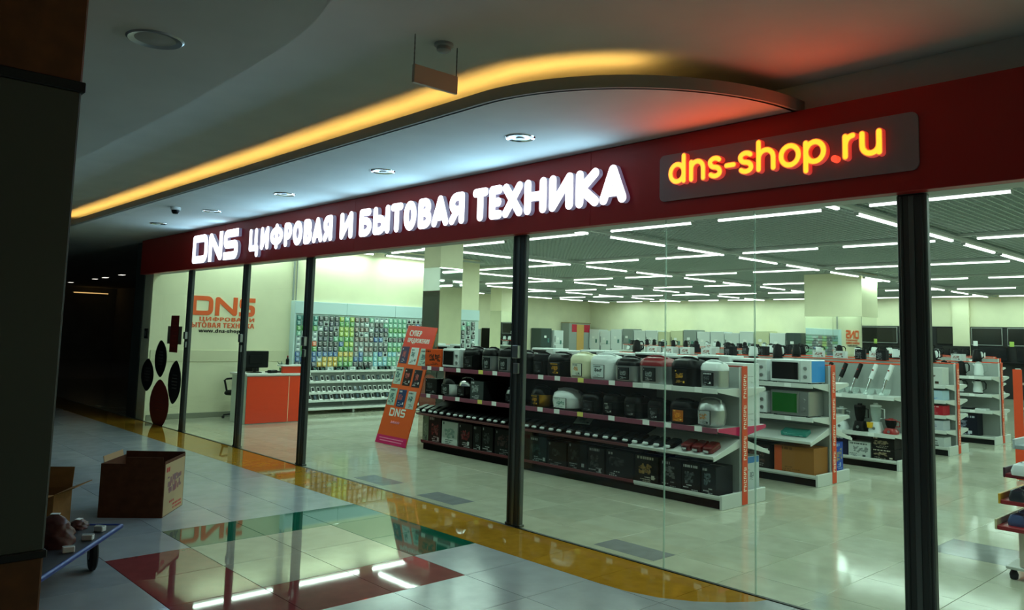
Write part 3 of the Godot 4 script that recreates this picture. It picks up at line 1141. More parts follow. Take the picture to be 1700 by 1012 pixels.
# ---------- counter by the logo wall ----------
func make_counter() -> void:
	var c := thing("sales_counter", "orange fronted sales counter with a white top near the logo wall", "counter", Vector3(-12.72, 0, -1.72))
	part(c, "body", span(Vector3(-0.60, 0.0, -0.56), Vector3(-0.02, 0.80, 0.53), 0.004), M.white)
	part(c, "front_panel", span(Vector3(-0.02, 0.012, -0.20), Vector3(0.0, 0.785, 0.55), 0.003), M.orange)
	part(c, "front_panel", span(Vector3(-0.02, 0.012, -0.58), Vector3(0.0, 0.785, -0.212), 0.003), M.orange)
	part(c, "joint_strip", span(Vector3(-0.018, 0.012, -0.212), Vector3(0.003, 0.785, -0.20)), mat(rgb(250, 190, 150), 0.4))
	part(c, "side_panel", span(Vector3(-0.60, 0.0, 0.53), Vector3(-0.02, 0.80, 0.55), 0.003), mat(rgb(200, 216, 206), 0.4))
	part(c, "counter_top", span(Vector3(-0.64, 0.80, -0.60), Vector3(0.02, 0.835, 0.58), 0.005), M.white)
	var r := thing("raised_counter", "small orange raised ledge with a white top on the sales counter", "counter", Vector3(-12.78, 0.836, -2.02))
	part(r, "front_panel", bx(0.06, 0.115, 0.42, 0.003), M.orange)
	part(r, "ledge_top", bx(0.22, 0.025, 0.46, 0.004), M.white, Vector3(-0.04, 0.116, 0))
	var mo := thing("counter_monitor", "black monitor seen from behind on the orange counter", "monitor", Vector3(-13.02, 0.836, -1.42))
	part(mo, "foot", soft([[0.09, 0.12, 0.0], [0.09, 0.12, 0.008], [0.07, 0.10, 0.016]]), M.black)
	part(mo, "neck", bx(0.035, 0.12, 0.05, 0.004), M.black, Vector3(0, 0.014, 0))
	part(mo, "case", span(Vector3(-0.02, 0.085, -0.24), Vector3(0.03, 0.37, 0.24), 0.012), M.black)
	part(mo, "vent_hump", span(Vector3(0.03, 0.15, -0.12), Vector3(0.05, 0.30, 0.12), 0.008), M.blackmat)
	part(mo, "screen", span(Vector3(-0.022, 0.10, -0.225), Vector3(-0.02, 0.355, 0.225)), mat(rgb(20, 24, 30), 0.1))
	var kb := thing("keyboard", "black keyboard lying behind the monitor on the counter", "keyboard", Vector3(-13.02, 0.836, -1.78))
	part(kb, "case", bx(0.14, 0.018, 0.26, 0.004), M.black)
	for i in 4:
		part(kb, "key_row", bx(0.022, 0.005, 0.23, 0.002), M.metal, Vector3(-0.045 + i * 0.03, 0.0175, 0))
	var te := thing("card_terminal", "small dark card terminal on the counter's edge", "terminal", Vector3(-12.83, 0.836, -1.66), "", 0.4)
	part(te, "body", bx(0.09, 0.05, 0.18, 0.012), M.black)
	part(te, "display", bx(0.06, 0.004, 0.05), mat(rgb(90, 120, 120), 0.2), Vector3(0, 0.0495, -0.045))
	part(te, "keypad", bx(0.06, 0.005, 0.07, 0.001), M.metal2, Vector3(0, 0.0495, 0.04))
	var pl := thing("potted_plant", "small grey green plant in a pot on the counter", "plant", Vector3(-13.12, 0.836, -1.98))
	part(pl, "pot", turned([[0.035, 0.0], [0.05, 0.07], [0.045, 0.075], [0.0, 0.07]], 14), mat(rgb(40, 110, 60), 0.5))
	for k in 9:
		var a := TAU * k / 9.0
		var mb := MB.new()
		var d := Vector3(cos(a), 0, sin(a))
		var tip := d * 0.11 + Vector3(0, 0.13 + 0.03 * (k % 3), 0)
		var side := d.cross(Vector3.UP) * 0.02
		var mid := d * 0.06 + Vector3(0, 0.14, 0)
		var base := Vector3(0, 0.068, 0)
		for up in [Vector3.UP, Vector3.DOWN]:
			mb.tri(base, mid + side, mid - side, up)
			mb.tri(mid + side, tip, mid - side, up)
		part(pl, "leaf", mb.mesh(), mat(rgb(120, 146, 132), 0.6))
	var bt := thing("sanitizer_bottle", "dark little bottle standing on the raised orange ledge", "bottle", Vector3(-12.83, 0.978, -1.93))
	part(bt, "body", turned([[0.028, 0.0], [0.03, 0.09], [0.012, 0.11], [0.012, 0.13]], 12), M.black)
	part(bt, "cap", turned([[0.015, 0.13], [0.013, 0.155], [0.0, 0.156]], 12), M.red)
	var ch := thing("office_chair", "black office chair with armrests between the counter and the logo wall", "chair", Vector3(-13.70, 0, -1.50), "", 0.5)
	for k in 5:
		var a := TAU * k / 5.0
		part(ch, "foot_spoke", pipe([Vector3(0, 0.09, 0), Vector3(cos(a) * 0.26, 0.06, sin(a) * 0.26)], 0.014), M.black)
		part(ch, "caster", turned([[0.0, 0.0], [0.02, 0.004], [0.025, 0.025], [0.02, 0.046], [0.0, 0.05]], 10), M.rubber, Vector3(cos(a) * 0.26, 0, sin(a) * 0.26))
	part(ch, "column", turned([[0.025, 0.08], [0.025, 0.40], [0.05, 0.41]], 12), M.metal)
	part(ch, "seat", soft([[0.20, 0.20, 0.41], [0.22, 0.22, 0.43], [0.22, 0.22, 0.46], [0.19, 0.19, 0.49]]), M.blackmat)
	part(ch, "backrest", span(Vector3(-0.21, 0.55, -0.24), Vector3(0.21, 0.95, -0.19), 0.02), M.blackmat)
	part(ch, "back_bar", bx(0.06, 0.32, 0.02, 0.005), M.black, Vector3(0, 0.42, -0.23))
	for s in [-1, 1]:
		part(ch, "armrest", pipe([Vector3(s * 0.20, 0.44, 0.0), Vector3(s * 0.27, 0.47, 0.02), Vector3(s * 0.28, 0.66, 0.08), Vector3(s * 0.28, 0.68, 0.02), Vector3(s * 0.28, 0.68, -0.16), Vector3(s * 0.26, 0.62, -0.2)], 0.018), M.black)

func make_wall_logo() -> void:
	var o := thing("wall_logo", "orange wall lettering with a block logo over two lines and a web address", "sign", Vector3(-14.1, 0, 0), "", PI / 2)
	var om := mat(rgb(232, 92, 30), 0.5)
	for c in [["D", 0.70, 1.08], ["N", 1.12, 1.53], ["S", 1.57, 1.87]]:
		var w: float = (c[2] - c[1]) / 0.34
		part(o, "letter", letter_mesh(logo_strokes(c[0], w, 0.23), 0.23, 0.34, 0.0, 0.012, false), om, Vector3(c[1], 1.80, 0.001))
	word(o, "ЦИФРОВАЯ И", 0.09, 1.02, om, Vector3(1.36, 1.735, 0.008))
	word(o, "БЫТОВАЯ ТЕХНИКА", 0.09, 1.24, om, Vector3(1.25, 1.625, 0.008))
	word(o, "www.dns-shop.ru", 0.085, 0.90, M.black, Vector3(1.30, 1.525, 0.008))

# ---------- pegboard wall with accessory packs and phone shelves ----------
func make_accessory_wall() -> void:
	var u := thing("accessory_wall_unit", "long white pegboard unit with a pale header and phone shelves along the wall", "shelf unit", Vector3(-14.1, 0, -5.0), "", PI / 2)
	# local x runs into the shop (-z), local z out of the wall
	var pale := mat(rgb(196, 218, 222), 0.5)
	for k in 4:
		part(u, "header_panel", span(Vector3(-2.37 + k * 1.18, 1.90, 0.0), Vector3(-1.195 + k * 1.18, 2.14, 0.06), 0.004), pale)
		part(u, "peg_panel", span(Vector3(-2.37 + k * 1.18, 0.80, 0.0), Vector3(-1.195 + k * 1.18, 1.897, 0.03), 0.002), mat(rgb(186, 204, 200), 0.6))
	part(u, "end_panel", span(Vector3(-2.40, 0.0, 0.0), Vector3(-2.372, 2.14, 0.16), 0.004), pale)
	part(u, "back_panel", span(Vector3(-2.37, 0.10, 0.0), Vector3(2.35, 0.795, 0.03)), M.panel)
	var decks := [[0.80, 0.16], [0.595, 0.22], [0.39, 0.30], [0.25, 0.40], [0.11, 0.50]]
	for k in decks.size():
		var d: Array = decks[k]
		var s := part(u, "shelf", span(Vector3(-2.37, d[0] - 0.02, 0.03), Vector3(2.35, d[0], d[1]), 0.003), M.white)
		part(s, "shelf_lip", span(Vector3(-2.37, d[0] - 0.03, d[1]), Vector3(2.35, d[0] + 0.012, d[1] + 0.008), 0.002), M.shelf)
	for x in [-2.3, -1.18, 0.0, 1.18, 2.3]:
		part(u, "foot", bx(0.05, 0.09, 0.4, 0.004), M.steel, Vector3(x, 0.0, 0.25))
		part(u, "riser", span(Vector3(x - 0.012, 0.09, 0.03), Vector3(x + 0.012, 0.795, 0.06)), M.shelf)
	# packs: one of each colour, then copies
	var tones := {
		"teal": rgb(30, 120, 116), "green": rgb(70, 150, 60), "pale grey": rgb(190, 206, 208), "navy": rgb(26, 32, 56), "black": rgb(22, 22, 26), "lime": rgb(150, 180, 40), "brown": rgb(90, 66, 60), "grey": rgb(110, 116, 118), "blue": rgb(30, 80, 150), "yellow": rgb(210, 170, 40), "light blue": rgb(120, 190, 210), "mint": rgb(110, 180, 150), "white": rgb(220, 226, 226), "orange red": rgb(220, 90, 50)}
	var proto := {}
	var made := 0
	for col in 30:
		var z := -2.76 - col * 0.118
		if col >= 26:
			z = -6.72 - (col - 26) * 0.15
		for row in 10:
			var tone := "grey"
			if col < 4:
				tone = ["teal", "teal", "green", "pale grey", "pale grey", "pale grey", "green", "blue", "blue", "navy"][row]
				if col == 3 and row == 5:
					tone = "orange red"
			elif col < 8:
				tone = ["black", "navy", "navy", "black", "navy", "black", "navy", "blue", "yellow", "yellow"][row]
			elif col < 11:
				tone = ["lime", "green", "lime", "lime", "green", "lime", "green", "yellow", "lime", "green"][row]
			elif col < 15:
				tone = ["brown", "grey", "brown", "black", "brown", "grey", "brown", "grey", "mint", "black"][row]
			elif col < 18:
				tone = ["pale grey", "black", "navy", "black", "blue", "grey", "black", "light blue", "light blue", "light blue"][row]
			elif col < 22:
				tone = ["mint", "mint", "green", "mint", "black", "mint", "green", "light blue", "mint", "mint"][row]
			elif col < 26:
				tone = ["white", "black", "white", "brown", "white", "black", "white", "black", "white", "mint"][row]
			else:
				tone = ["black", "white", "black", "white", "black", "mint", "white", "light blue", "mint", "black"][(row + col) % 10]
			if rng.randf() < 0.12:
				tone = ["black", "pale grey", "white", "blue", "mint"][rng.randi() % 5]
			var y := 1.775 - row * 0.1
			var p := Vector3(-14.068 + 0.02, y, z + rng.randf_range(-0.006, 0.006))
			if not proto.has(tone):
				var o := thing("hanging_pack", "small %s pack, %s column from the counter end, %s row from top" % [tone, nth(col), nth(row)], "pack", p, "accessory packs on the pegboard", PI / 2)
				part(o, "card", bx(0.092, 0.092, 0.004), mat(tones[tone], 0.5))
				part(o, "blister", bx(0.06, 0.045, 0.016, 0.005), mat(tones[tone].lerp(Color.WHITE, 0.55) if tone != "white" else rgb(40, 40, 44), 0.25), Vector3(0, 0.012, 0.010))
				part(o, "title_mark", bx(0.06, 0.014, 0.001), mat(Color.WHITE.lerp(tones[tone], 0.15), 0.5) if tone not in ["white", "pale grey"] else mat(rgb(30, 60, 70), 0.5), Vector3(0, 0.066, 0.0025))
				part(o, "hook", bx(0.004, 0.004, 0.05), M.chrome, Vector3(0, 0.084, 0.0))
				proto[tone] = o
			else:
				copy(proto[tone], "hanging_pack", p, "small %s pack, %s column from the counter end, %s row from top" % [tone, nth(col), nth(row)], PI / 2)
	# phones and small goods on the shelves
	var phone := thing("display_phone", "small white phone on a slanted stand on the lower shelves", "phone", Vector3.ZERO, "white phones on the wall shelves", PI / 2)
	part(phone, "stand", bxs([[Vector3(0, 0.006, 0), Vector3(0.07, 0.012, 0.06), 0.002]]), M.white)
	part(phone, "handset", span(Vector3(-0.032, 0.0, -0.005), Vector3(0.032, 0.105, 0.004), 0.003), M.white, Vector3(0, 0.012, 0.0), Vector3(-0.5, 0, 0))
	part(phone, "screen", span(Vector3(-0.026, 0.014, 0.0042), Vector3(0.026, 0.092, 0.0048)), M.black, Vector3(0, 0.012, 0.0), Vector3(-0.5, 0, 0))
	var dark := thing("display_phone", "small dark phone on a slanted stand on the lower shelves", "phone", Vector3.ZERO, "dark phones on the wall shelves", PI / 2)
	part(dark, "stand", bxs([[Vector3(0, 0.006, 0), Vector3(0.07, 0.012, 0.06), 0.002]]), M.white)
	part(dark, "handset", span(Vector3(-0.032, 0.0, -0.005), Vector3(0.032, 0.105, 0.004), 0.003), M.blackmat, Vector3(0, 0.012, 0.0), Vector3(-0.5, 0, 0))
	part(dark, "screen", span(Vector3(-0.026, 0.014, 0.0042), Vector3(0.026, 0.092, 0.0048)), mat(rgb(70, 84, 92), 0.1), Vector3(0, 0.012, 0.0), Vector3(-0.5, 0, 0))
	var used := [false, false]
	for k in range(1, 4):
		var d: Array = decks[k]
		for i in 26:
			var z := -2.80 - i * 0.118
			var is_dark := (k == 3 and i % 2 == 0) or (k == 1 and i % 3 == 0) or (k == 2 and i in [10, 11])
			var p := Vector3(-14.1 + d[1] - 0.06, d[0] + 0.0005, z)
			var src: Node3D = dark if is_dark else phone
			var lb := "small %s phone, %s from the counter end, %s phone shelf from top" % ["dark" if is_dark else "white", nth(i), nth(k - 1)]
			if not used[int(is_dark)]:
				src.position = p
				src.set_meta("label", lb)
				used[int(is_dark)] = true
			else:
				copy(src, "display_phone", p, lb, PI / 2)
	# goods on the top deck
	for i in 16:
		var z := -2.95 - i * 0.17
		var b := thing("small_carton", "small %s carton on the deck under the packs, %s from the counter end" % ["black" if i % 3 else "white", nth(i)], "carton", Vector3(-14.01, 0.8005, z), "cartons on the deck under the packs", PI / 2)
		part(b, "body", bx(0.12, 0.07, 0.05, 0.002), M.blackmat if i % 3 else M.whitegoods)
		part(b, "print", sheet(0.11, 0.06), print_mat(30 + i % 4, rgb(24, 30, 32) if i % 3 else rgb(210, 220, 220), rgb(220, 226, 226) if i % 3 else rgb(30, 40, 44), rgb(60, 130, 110)), Vector3(0, 0.035, 0.0262))

# ---------- promo board ----------
func make_standee() -> void:
	var o := thing("promo_standee", "tall leaning orange promo board with product pictures beside the long shelf", "standee", Vector3(-9.50, 0, -1.84), "", -0.02)
	var lean := Vector3(-0.235, 0, 0)
	var w0 := 0.385   # half width at the foot
	var w1 := 0.30    # half width at the top
	var hgt := 1.74
	var mb := MB.new()
	mb.prism([PackedVector2Array([Vector2(-w0, 0), Vector2(w0, 0), Vector2(w1 + 0.19, hgt - 0.03), Vector2(-w1 + 0.07, hgt)])], [], -0.012, 0.0)
	var b := part(o, "board", mb.mesh(), mat(rgb(226, 88, 30), 0.45), Vector3(0, 0.004, 0), lean)
	var hd := MB.new()
	hd.prism([PackedVector2Array([Vector2(-w1 + 0.03, hgt - 0.36), Vector2(w1 + 0.16, hgt - 0.36), Vector2(w1 + 0.19, hgt - 0.03), Vector2(-w1 + 0.07, hgt)])], [], 0.0, 0.002)
	part(b, "header_field", hd.mesh(), mat(rgb(224, 54, 34), 0.45))
	var ft := MB.new()
	ft.prism([PackedVector2Array([Vector2(-w0, 0), Vector2(w0, 0), Vector2(w0 - 0.005, 0.12), Vector2(-w0 + 0.012, 0.12)])], [], 0.0, 0.002)
	part(b, "foot_field", ft.mesh(), mat(rgb(210, 20, 100), 0.45))
	word(b, "СУПЕР", 0.085, 0.30, M.white, Vector3(0.0, hgt - 0.12, 0.004), Vector3(0, 0, -0.03), "lettering", 0.003)
	word(b, "ПРЕДЛОЖЕНИЯ", 0.085, 0.54, M.white, Vector3(0.11, hgt - 0.23, 0.004), Vector3(0, 0, -0.03), "lettering", 0.003)
	for c in [["D", -0.19, -0.07], ["N", -0.045, 0.065], ["S", 0.09, 0.20]]:
		var w: float = (c[2] - c[1]) / 0.115
		part(b, "letter", letter_mesh(logo_strokes(c[0], w, 0.2), 0.2, 0.115, 0.0, 0.003, false), M.white, Vector3(c[1], 0.40, 0.002))
	for k in 4:
		part(b, "script_mark", pipe([Vector3(-0.1 + k * 0.055, 0.30, 0.004), Vector3(-0.085 + k * 0.055, 0.33, 0.004), Vector3(-0.07 + k * 0.055, 0.30, 0.004), Vector3(-0.05 + k * 0.055, 0.325, 0.004)], 0.006, 6), mat(rgb(250, 170, 190), 0.5))
	for k in 2:
		part(b, "printed_line", bx(0.6 - k * 0.05, 0.014, 0.001), mat(rgb(240, 130, 170), 0.5), Vector3(0, 0.075 - k * 0.035, 0.0025))
	var pics := [
		[-0.16, 1.17, rgb(70, 60, 90)], [0.08, 1.16, rgb(206, 214, 214)], [0.32, 1.15, rgb(170, 190, 180)],
		[-0.19, 0.86, rgb(180, 200, 190)], [0.05, 0.85, rgb(40, 22, 24)], [0.29, 0.84, rgb(36, 32, 40)],
		[-0.22, 0.55, rgb(170, 196, 186)], [0.02, 0.54, rgb(40, 60, 100)], [0.26, 0.53, rgb(180, 190, 186)]]
	for k in pics.size():
		var p: Array = pics[k]
		var light: bool = p[2].get_luminance() > 0.4
		part(b, "picture_card", bx(0.19, 0.25, 0.003, 0.001), mat(p[2], 0.45), Vector3(p[0], p[1], 0.0025))
		part(b, "picture", sheet(0.17, 0.23), print_mat(60 + k, p[2], rgb(30, 40, 50) if light else rgb(210, 210, 215), rgb(190, 60, 50) if not light else rgb(70, 110, 110)), Vector3(p[0], p[1] + 0.125, 0.0045))
	part(o, "rear_strut", pipe([Vector3(-0.2, 1.2, -0.31), Vector3(-0.2, 0.01, -0.42)], 0.012), M.metal)

# ---------- shelving rows ----------
# x from xa to xb, middle plane z, front shelves towards +z; the last bay of the first row is white
func gondola(label: String, xa: float, xb: float, z: float, first: bool, levels := [0.755, 1.13], slant := true) -> Node3D:
	var g := thing("shelving_row", label, "shelving", Vector3(0, 0, z), "shop shelving rows")
	var split := -5.28 if first else xa
	var bays := [[xa, split, true], [split, xb, false]] if first else [[xa, xb, false]]
	for b in bays:
		var dk: bool = b[2]
		var deck: Material = M.maroon if dk else M.shelf
		var back: Material = M.maroon if dk else M.panel
		part(g, "back_panel", span(Vector3(b[0], 0.10, -0.02), Vector3(b[1], 1.33, 0.02)), back)
		for s in [1.0, -1.0]:
			part(g, "base_deck", span(Vector3(b[0], 0.085, 0.02 * s), Vector3(b[1], 0.115, 0.40 * s), 0.003), deck)
			part(g, "base_plinth", span(Vector3(b[0], 0.0, 0.34 * s), Vector3(b[1], 0.085, 0.36 * s)), M.blackmat)
			var lipm: Material = mat(rgb(96, 24, 36), 0.4) if dk else M.shelf
			part(g, "base_lip", span(Vector3(b[0], 0.10, 0.40 * s), Vector3(b[1], 0.13, 0.41 * s), 0.002), lipm)
			for k in levels.size():
				var y: float = levels[k]
				var sh := part(g, "shelf", span(Vector3(b[0], y - 0.025, 0.02 * s), Vector3(b[1], y, 0.43 * s), 0.003), M.maroon if dk else M.shelf)
				var lm: Material = M.lip if (dk or (k == 0 and first)) else M.shelf
				part(sh, "shelf_lip", span(Vector3(b[0], y - 0.045, 0.43 * s), Vector3(b[1], y + 0.006, 0.44 * s), 0.002), lm)
				if s > 0 and first:
					var x: float = b[0] + 0.18
					var cnt := 0
					while x < b[1] - 0.1:
						part(sh, "price_tag", bx(0.085, 0.05, 0.002), M.tagyellow if cnt % 5 == 3 else M.tag, Vector3(x, y - 0.04, 0.4415))
						x += 0.27 + 0.09 * ((cnt * 7) % 3)
						cnt += 1
				elif s > 0:
					var x: float = b[1] - 0.3
					while x > b[1] - 2.6:
						part(sh, "price_tag", bx(0.08, 0.045, 0.002), M.tag, Vector3(x, y - 0.04, 0.4415))
						x -= 0.42
			# slanted shelf
			if not slant:
				continue
			var mb := MB.new()
			mb.box(Vector3((b[0] + b[1]) / 2, 0, 0), Vector3(b[1] - b[0], 0.018, 0.50), 0.003)
			var sl := part(g, "slanted_shelf", mb.mesh(), deck, Vector3(0, 0.558, 0.255 * s), Vector3(0.30 * s, 0, 0))
			part(sl, "shelf_lip", span(Vector3(b[0], -0.008, 0.25 * s), Vector3(b[1], 0.022, 0.258 * s), 0.002), lipm)
	# uprights with bracket ends and the orange end strip
	for e in [xa, xb]:
		part(g, "upright", bx(0.03, 1.34, 0.06, 0.003), M.shelf, Vector3(e, 0, 0))
	for s in [1.0, -1.0]:
		for y in levels:
			var tri := PackedVector2Array([Vector2(0.03, y), Vector2(0.42, y), Vector2(0.42, y - 0.03), Vector2(0.03, y - 0.09)])
			var mb := MB.new()
			mb.prism([tri], [], 0.0, 0.012)
			part(g, "bracket", mb.mesh(), M.pink if (first and y < 1.0) else M.shelf, Vector3(xb + (0.001 if s > 0 else 0.013), 0, 0), Vector3(0, -PI / 2 if s > 0 else PI / 2, 0))
		if not slant:
			continue
		var st := PackedVector2Array([Vector2(0.02, 0.63), Vector2(0.49, 0.485), Vector2(0.49, 0.455), Vector2(0.02, 0.56)])
		var mb2 := MB.new()
		mb2.prism([st], [], 0.0, 0.012)
		part(g, "bracket", mb2.mesh(), M.shelf, Vector3(xb + (0.001 if s > 0 else 0.013), 0, 0), Vector3(0, -PI / 2 if s > 0 else PI / 2, 0))
	part(g, "end_foot", span(Vector3(xb + 0.001, 0.0, -0.40), Vector3(xb + 0.03, 0.135, 0.40), 0.004), M.shelf)
	part(g, "end_panel", span(Vector3(xb + 0.001, 0.12, -0.04), Vector3(xb + 0.012, 1.34, 0.04)), M.shelf)
	var strip := part(g, "end_strip", span(Vector3(xb + 0.031, 0.01, -0.05), Vector3(xb + 0.036, 1.35, 0.05), 0.001), M.strip)
	for k in 4:
		part(strip, "strip_print", sheet(0.26, 0.07), strip_mat(), Vector3(xb + 0.0368, 0.25 + k * 0.30, 0.0), Vector3(0, PI / 2, PI / 2))
	part(g, "top_rail", span(Vector3(xa, 1.335, -0.025), Vector3(xb, 1.352, 0.025), 0.002), M.strip if not first else mat(rgb(150, 60, 50), 0.5))
	return g

const ROW_Z := [-2.40, -4.33, -6.32, -8.45, -10.58, -12.6, -14.6]

func make_gondolas() -> void:
	gondola("long shelving row of cookers with a white end bay, behind the open doorway", -8.98, -4.26, ROW_Z[0], true)
	gondola("white shelving row of microwaves with a brown carton at its foot", -9.12, -4.26, ROW_Z[1], false)
	gondola("white shelving row of blenders and mixers behind the microwaves", -9.12, -4.16, ROW_Z[2], false, [0.45, 0.93], false)
	gondola("white shelving row with blue and red packs behind the blenders", -9.12, -4.26, ROW_Z[3], false, [0.36, 0.58, 0.80, 1.02], false)
	gondola("white shelving row of kettles under the televisions", -9.12, -4.26, ROW_Z[4], false, [0.55, 0.82, 1.11], false)
	gondola("far shelving row behind the kettles, third from the back wall", -16.5, -6.0, ROW_Z[5] - 4.2, false)
	gondola("farthest shelving row before the fridges, nearest the back wall", -20.0, -7.0, ROW_Z[6] - 5.4, false)

# ---------- goods ----------
func cooker(label: String, at: Vector3, w: float, h: float, body: Material, lid: Material, front: Material, group := "cookers on the first shelving row", style := 0) -> Node3D:
	var o := thing("multicooker", label, "cooker", at, group)
	var r := w / 2
	var d := minf(r, 0.155)
	if style == 0:
		part(o, "body", soft([[r * 0.9, d * 0.9, 0.0], [r * 0.97, d * 0.97, 0.015], [r, d, h * 0.3], [r, d, h * 0.66]], 0.6), body)
		part(o, "lid", soft([[r, d, h * 0.665], [r * 0.99, d * 0.99, h * 0.78], [r * 0.86, d * 0.86, h * 0.92], [r * 0.55, d * 0.55, h * 0.985], [0.01, 0.01, h]], 0.6), lid)
	else:
		part(o, "body", soft([[r * 0.7, d * 0.7, 0.0], [r * 0.92, d * 0.92, h * 0.12], [r, d, h * 0.42], [r * 0.98, d * 0.98, h * 0.6]], 0.95), body)
		part(o, "lid", soft([[r * 0.98, d * 0.98, h * 0.605], [r * 0.88, d * 0.88, h * 0.82], [r * 0.6, d * 0.6, h * 0.96], [0.01, 0.01, h]], 0.95), lid)
	part(o, "handle", pipe([Vector3(-r * 0.8, h * 0.62, d * 0.15), Vector3(-r * 0.75, h * 0.97, d * 0.12), Vector3(-r * 0.3, h * 1.03, d * 0.1), Vector3(r * 0.3, h * 1.03, d * 0.1), Vector3(r * 0.75, h * 0.97, d * 0.12), Vector3(r * 0.8, h * 0.62, d * 0.15)], 0.011), lid)
	part(o, "steam_valve", turned([[0.02, h * 0.95], [0.02, h * 1.01], [0.0, h * 1.012]], 10), M.metal2, Vector3(0, 0, -d * 0.4))
	var pz := 1.0 if style == 0 else 0.99
	part(o, "control_panel", span(Vector3(-r * 0.5, h * 0.10, d * pz - 0.006), Vector3(r * 0.5, h * 0.60, d * pz + 0.004), 0.004), M.black)
	part(o, "panel_print", sheet(r * 0.94, h * 0.47), front, Vector3(0, h * 0.35, d * pz + 0.0046))
	return o

func carton(label: String, at: Vector3, w: float, h: float, d: float, side: Color, front: Material, group: String, turn := 0.0) -> Node3D:
	var o := thing("product_carton", label, "carton", at, group, turn)
	part(o, "body", bx(w, h, d, 0.002), mat(side, 0.6, 0.0, 0.25))
	part(o, "print", sheet(w - 0.006, h - 0.006), front, Vector3(0, h / 2, d / 2 + 0.0006))
	part(o, "top_flap", bx(w - 0.004, 0.001, d - 0.004), mat(side, 0.6, 0.0, 0.25), Vector3(0, h, 0))
	part(o, "tape", bx(w - 0.004, 0.0012, 0.04), mat(side.lerp(rgb(150, 130, 90), 0.3), 0.3), Vector3(0, h + 0.0006, 0))
	return o

func microwave(label: String, at: Vector3, w: float, h: float, d: float, body: Material, window: Material, group: String) -> Node3D:
	var o := thing("microwave_oven", label, "microwave", at, group)
	part(o, "case", bx(w, h - 0.012, d, 0.006), body, Vector3(0, 0.012, 0))
	for s in [[-1, -1], [1, -1], [-1, 1], [1, 1]]:
		part(o, "foot", bx(0.03, 0.013, 0.03), M.rubber, Vector3(s[0] * w * 0.42, 0, s[1] * d * 0.4))
	part(o, "door", span(Vector3(-w * 0.5 + 0.004, 0.018, d / 2), Vector3(w * 0.24, h - 0.006, d / 2 + 0.014), 0.004), body)
	part(o, "door_window", span(Vector3(-w * 0.45, 0.045, d / 2 + 0.0142), Vector3(w * 0.20, h - 0.03, d / 2 + 0.0162)), window)
	var p := part(o, "control_panel", span(Vector3(w * 0.245, 0.018, d / 2), Vector3(w * 0.5 - 0.004, h - 0.006, d / 2 + 0.012), 0.003), body)
	for k in 2:
		part(p, "knob", turned([[0.022, 0.0], [0.02, 0.014], [0.0, 0.015]], 14), M.steel, Vector3(w * 0.37, h * (0.3 + 0.35 * k), d / 2 + 0.012), Vector3(PI / 2, 0, 0))
	part(o, "door_handle", span(Vector3(w * 0.205, 0.05, d / 2 + 0.0145), Vector3(w * 0.225, h - 0.04, d / 2 + 0.03), 0.004), M.steel)
	return o

func kettle(label: String, at: Vector3, h: float, body: Material, trim: Material, group: String, turn := 0.0) -> Node3D:
	var o := thing("kettle", label, "kettle", at, group, turn)
	part(o, "base", turned([[0.075, 0.0], [0.078, 0.01], [0.07, 0.02]], 18), trim)
	part(o, "body", turned([[0.07, 0.021], [0.075, h * 0.25], [0.062, h * 0.7], [0.05, h * 0.86]], 18), body)
	part(o, "lid", turned([[0.05, h * 0.862], [0.04, h * 0.95], [0.012, h * 0.98], [0.012, h], [0.0, h]], 18), trim)
	part(o, "handle", pipe([Vector3(0.05, h * 0.84, 0), Vector3(0.10, h * 0.86, 0), Vector3(0.125, h * 0.7, 0), Vector3(0.12, h * 0.35, 0), Vector3(0.07, h * 0.2, 0)], 0.011), trim)
	part(o, "spout", pipe([Vector3(-0.05, h * 0.66, 0), Vector3(-0.085, h * 0.82, 0)], 0.014), body)
	return o

func blender(label: String, at: Vector3, h: float, base: Material, jug: Material, group: String) -> Node3D:
	var o := thing("blender", label, "blender", at, group)
	part(o, "motor_base", soft([[0.085, 0.085, 0.0], [0.085, 0.085, 0.03], [0.06, 0.06, h * 0.36]], 0.6), base)
	part(o, "dial", turned([[0.02, 0.0], [0.018, 0.012], [0.0, 0.013]], 12), M.steel, Vector3(0, h * 0.15, 0.078), Vector3(PI / 2, 0, 0))
	part(o, "jug", turned([[0.045, h * 0.365], [0.065, h * 0.6], [0.072, h * 0.88]], 16), jug)
	part(o, "lid", turned([[0.074, h * 0.882], [0.07, h * 0.93], [0.03, h * 0.95], [0.028, h], [0.0, h]], 16), base)
	part(o, "handle", pipe([Vector3(0.066, h * 0.82, 0), Vector3(0.11, h * 0.8, 0), Vector3(0.11, h * 0.5, 0), Vector3(0.06, h * 0.48, 0)], 0.009), base)
	return o

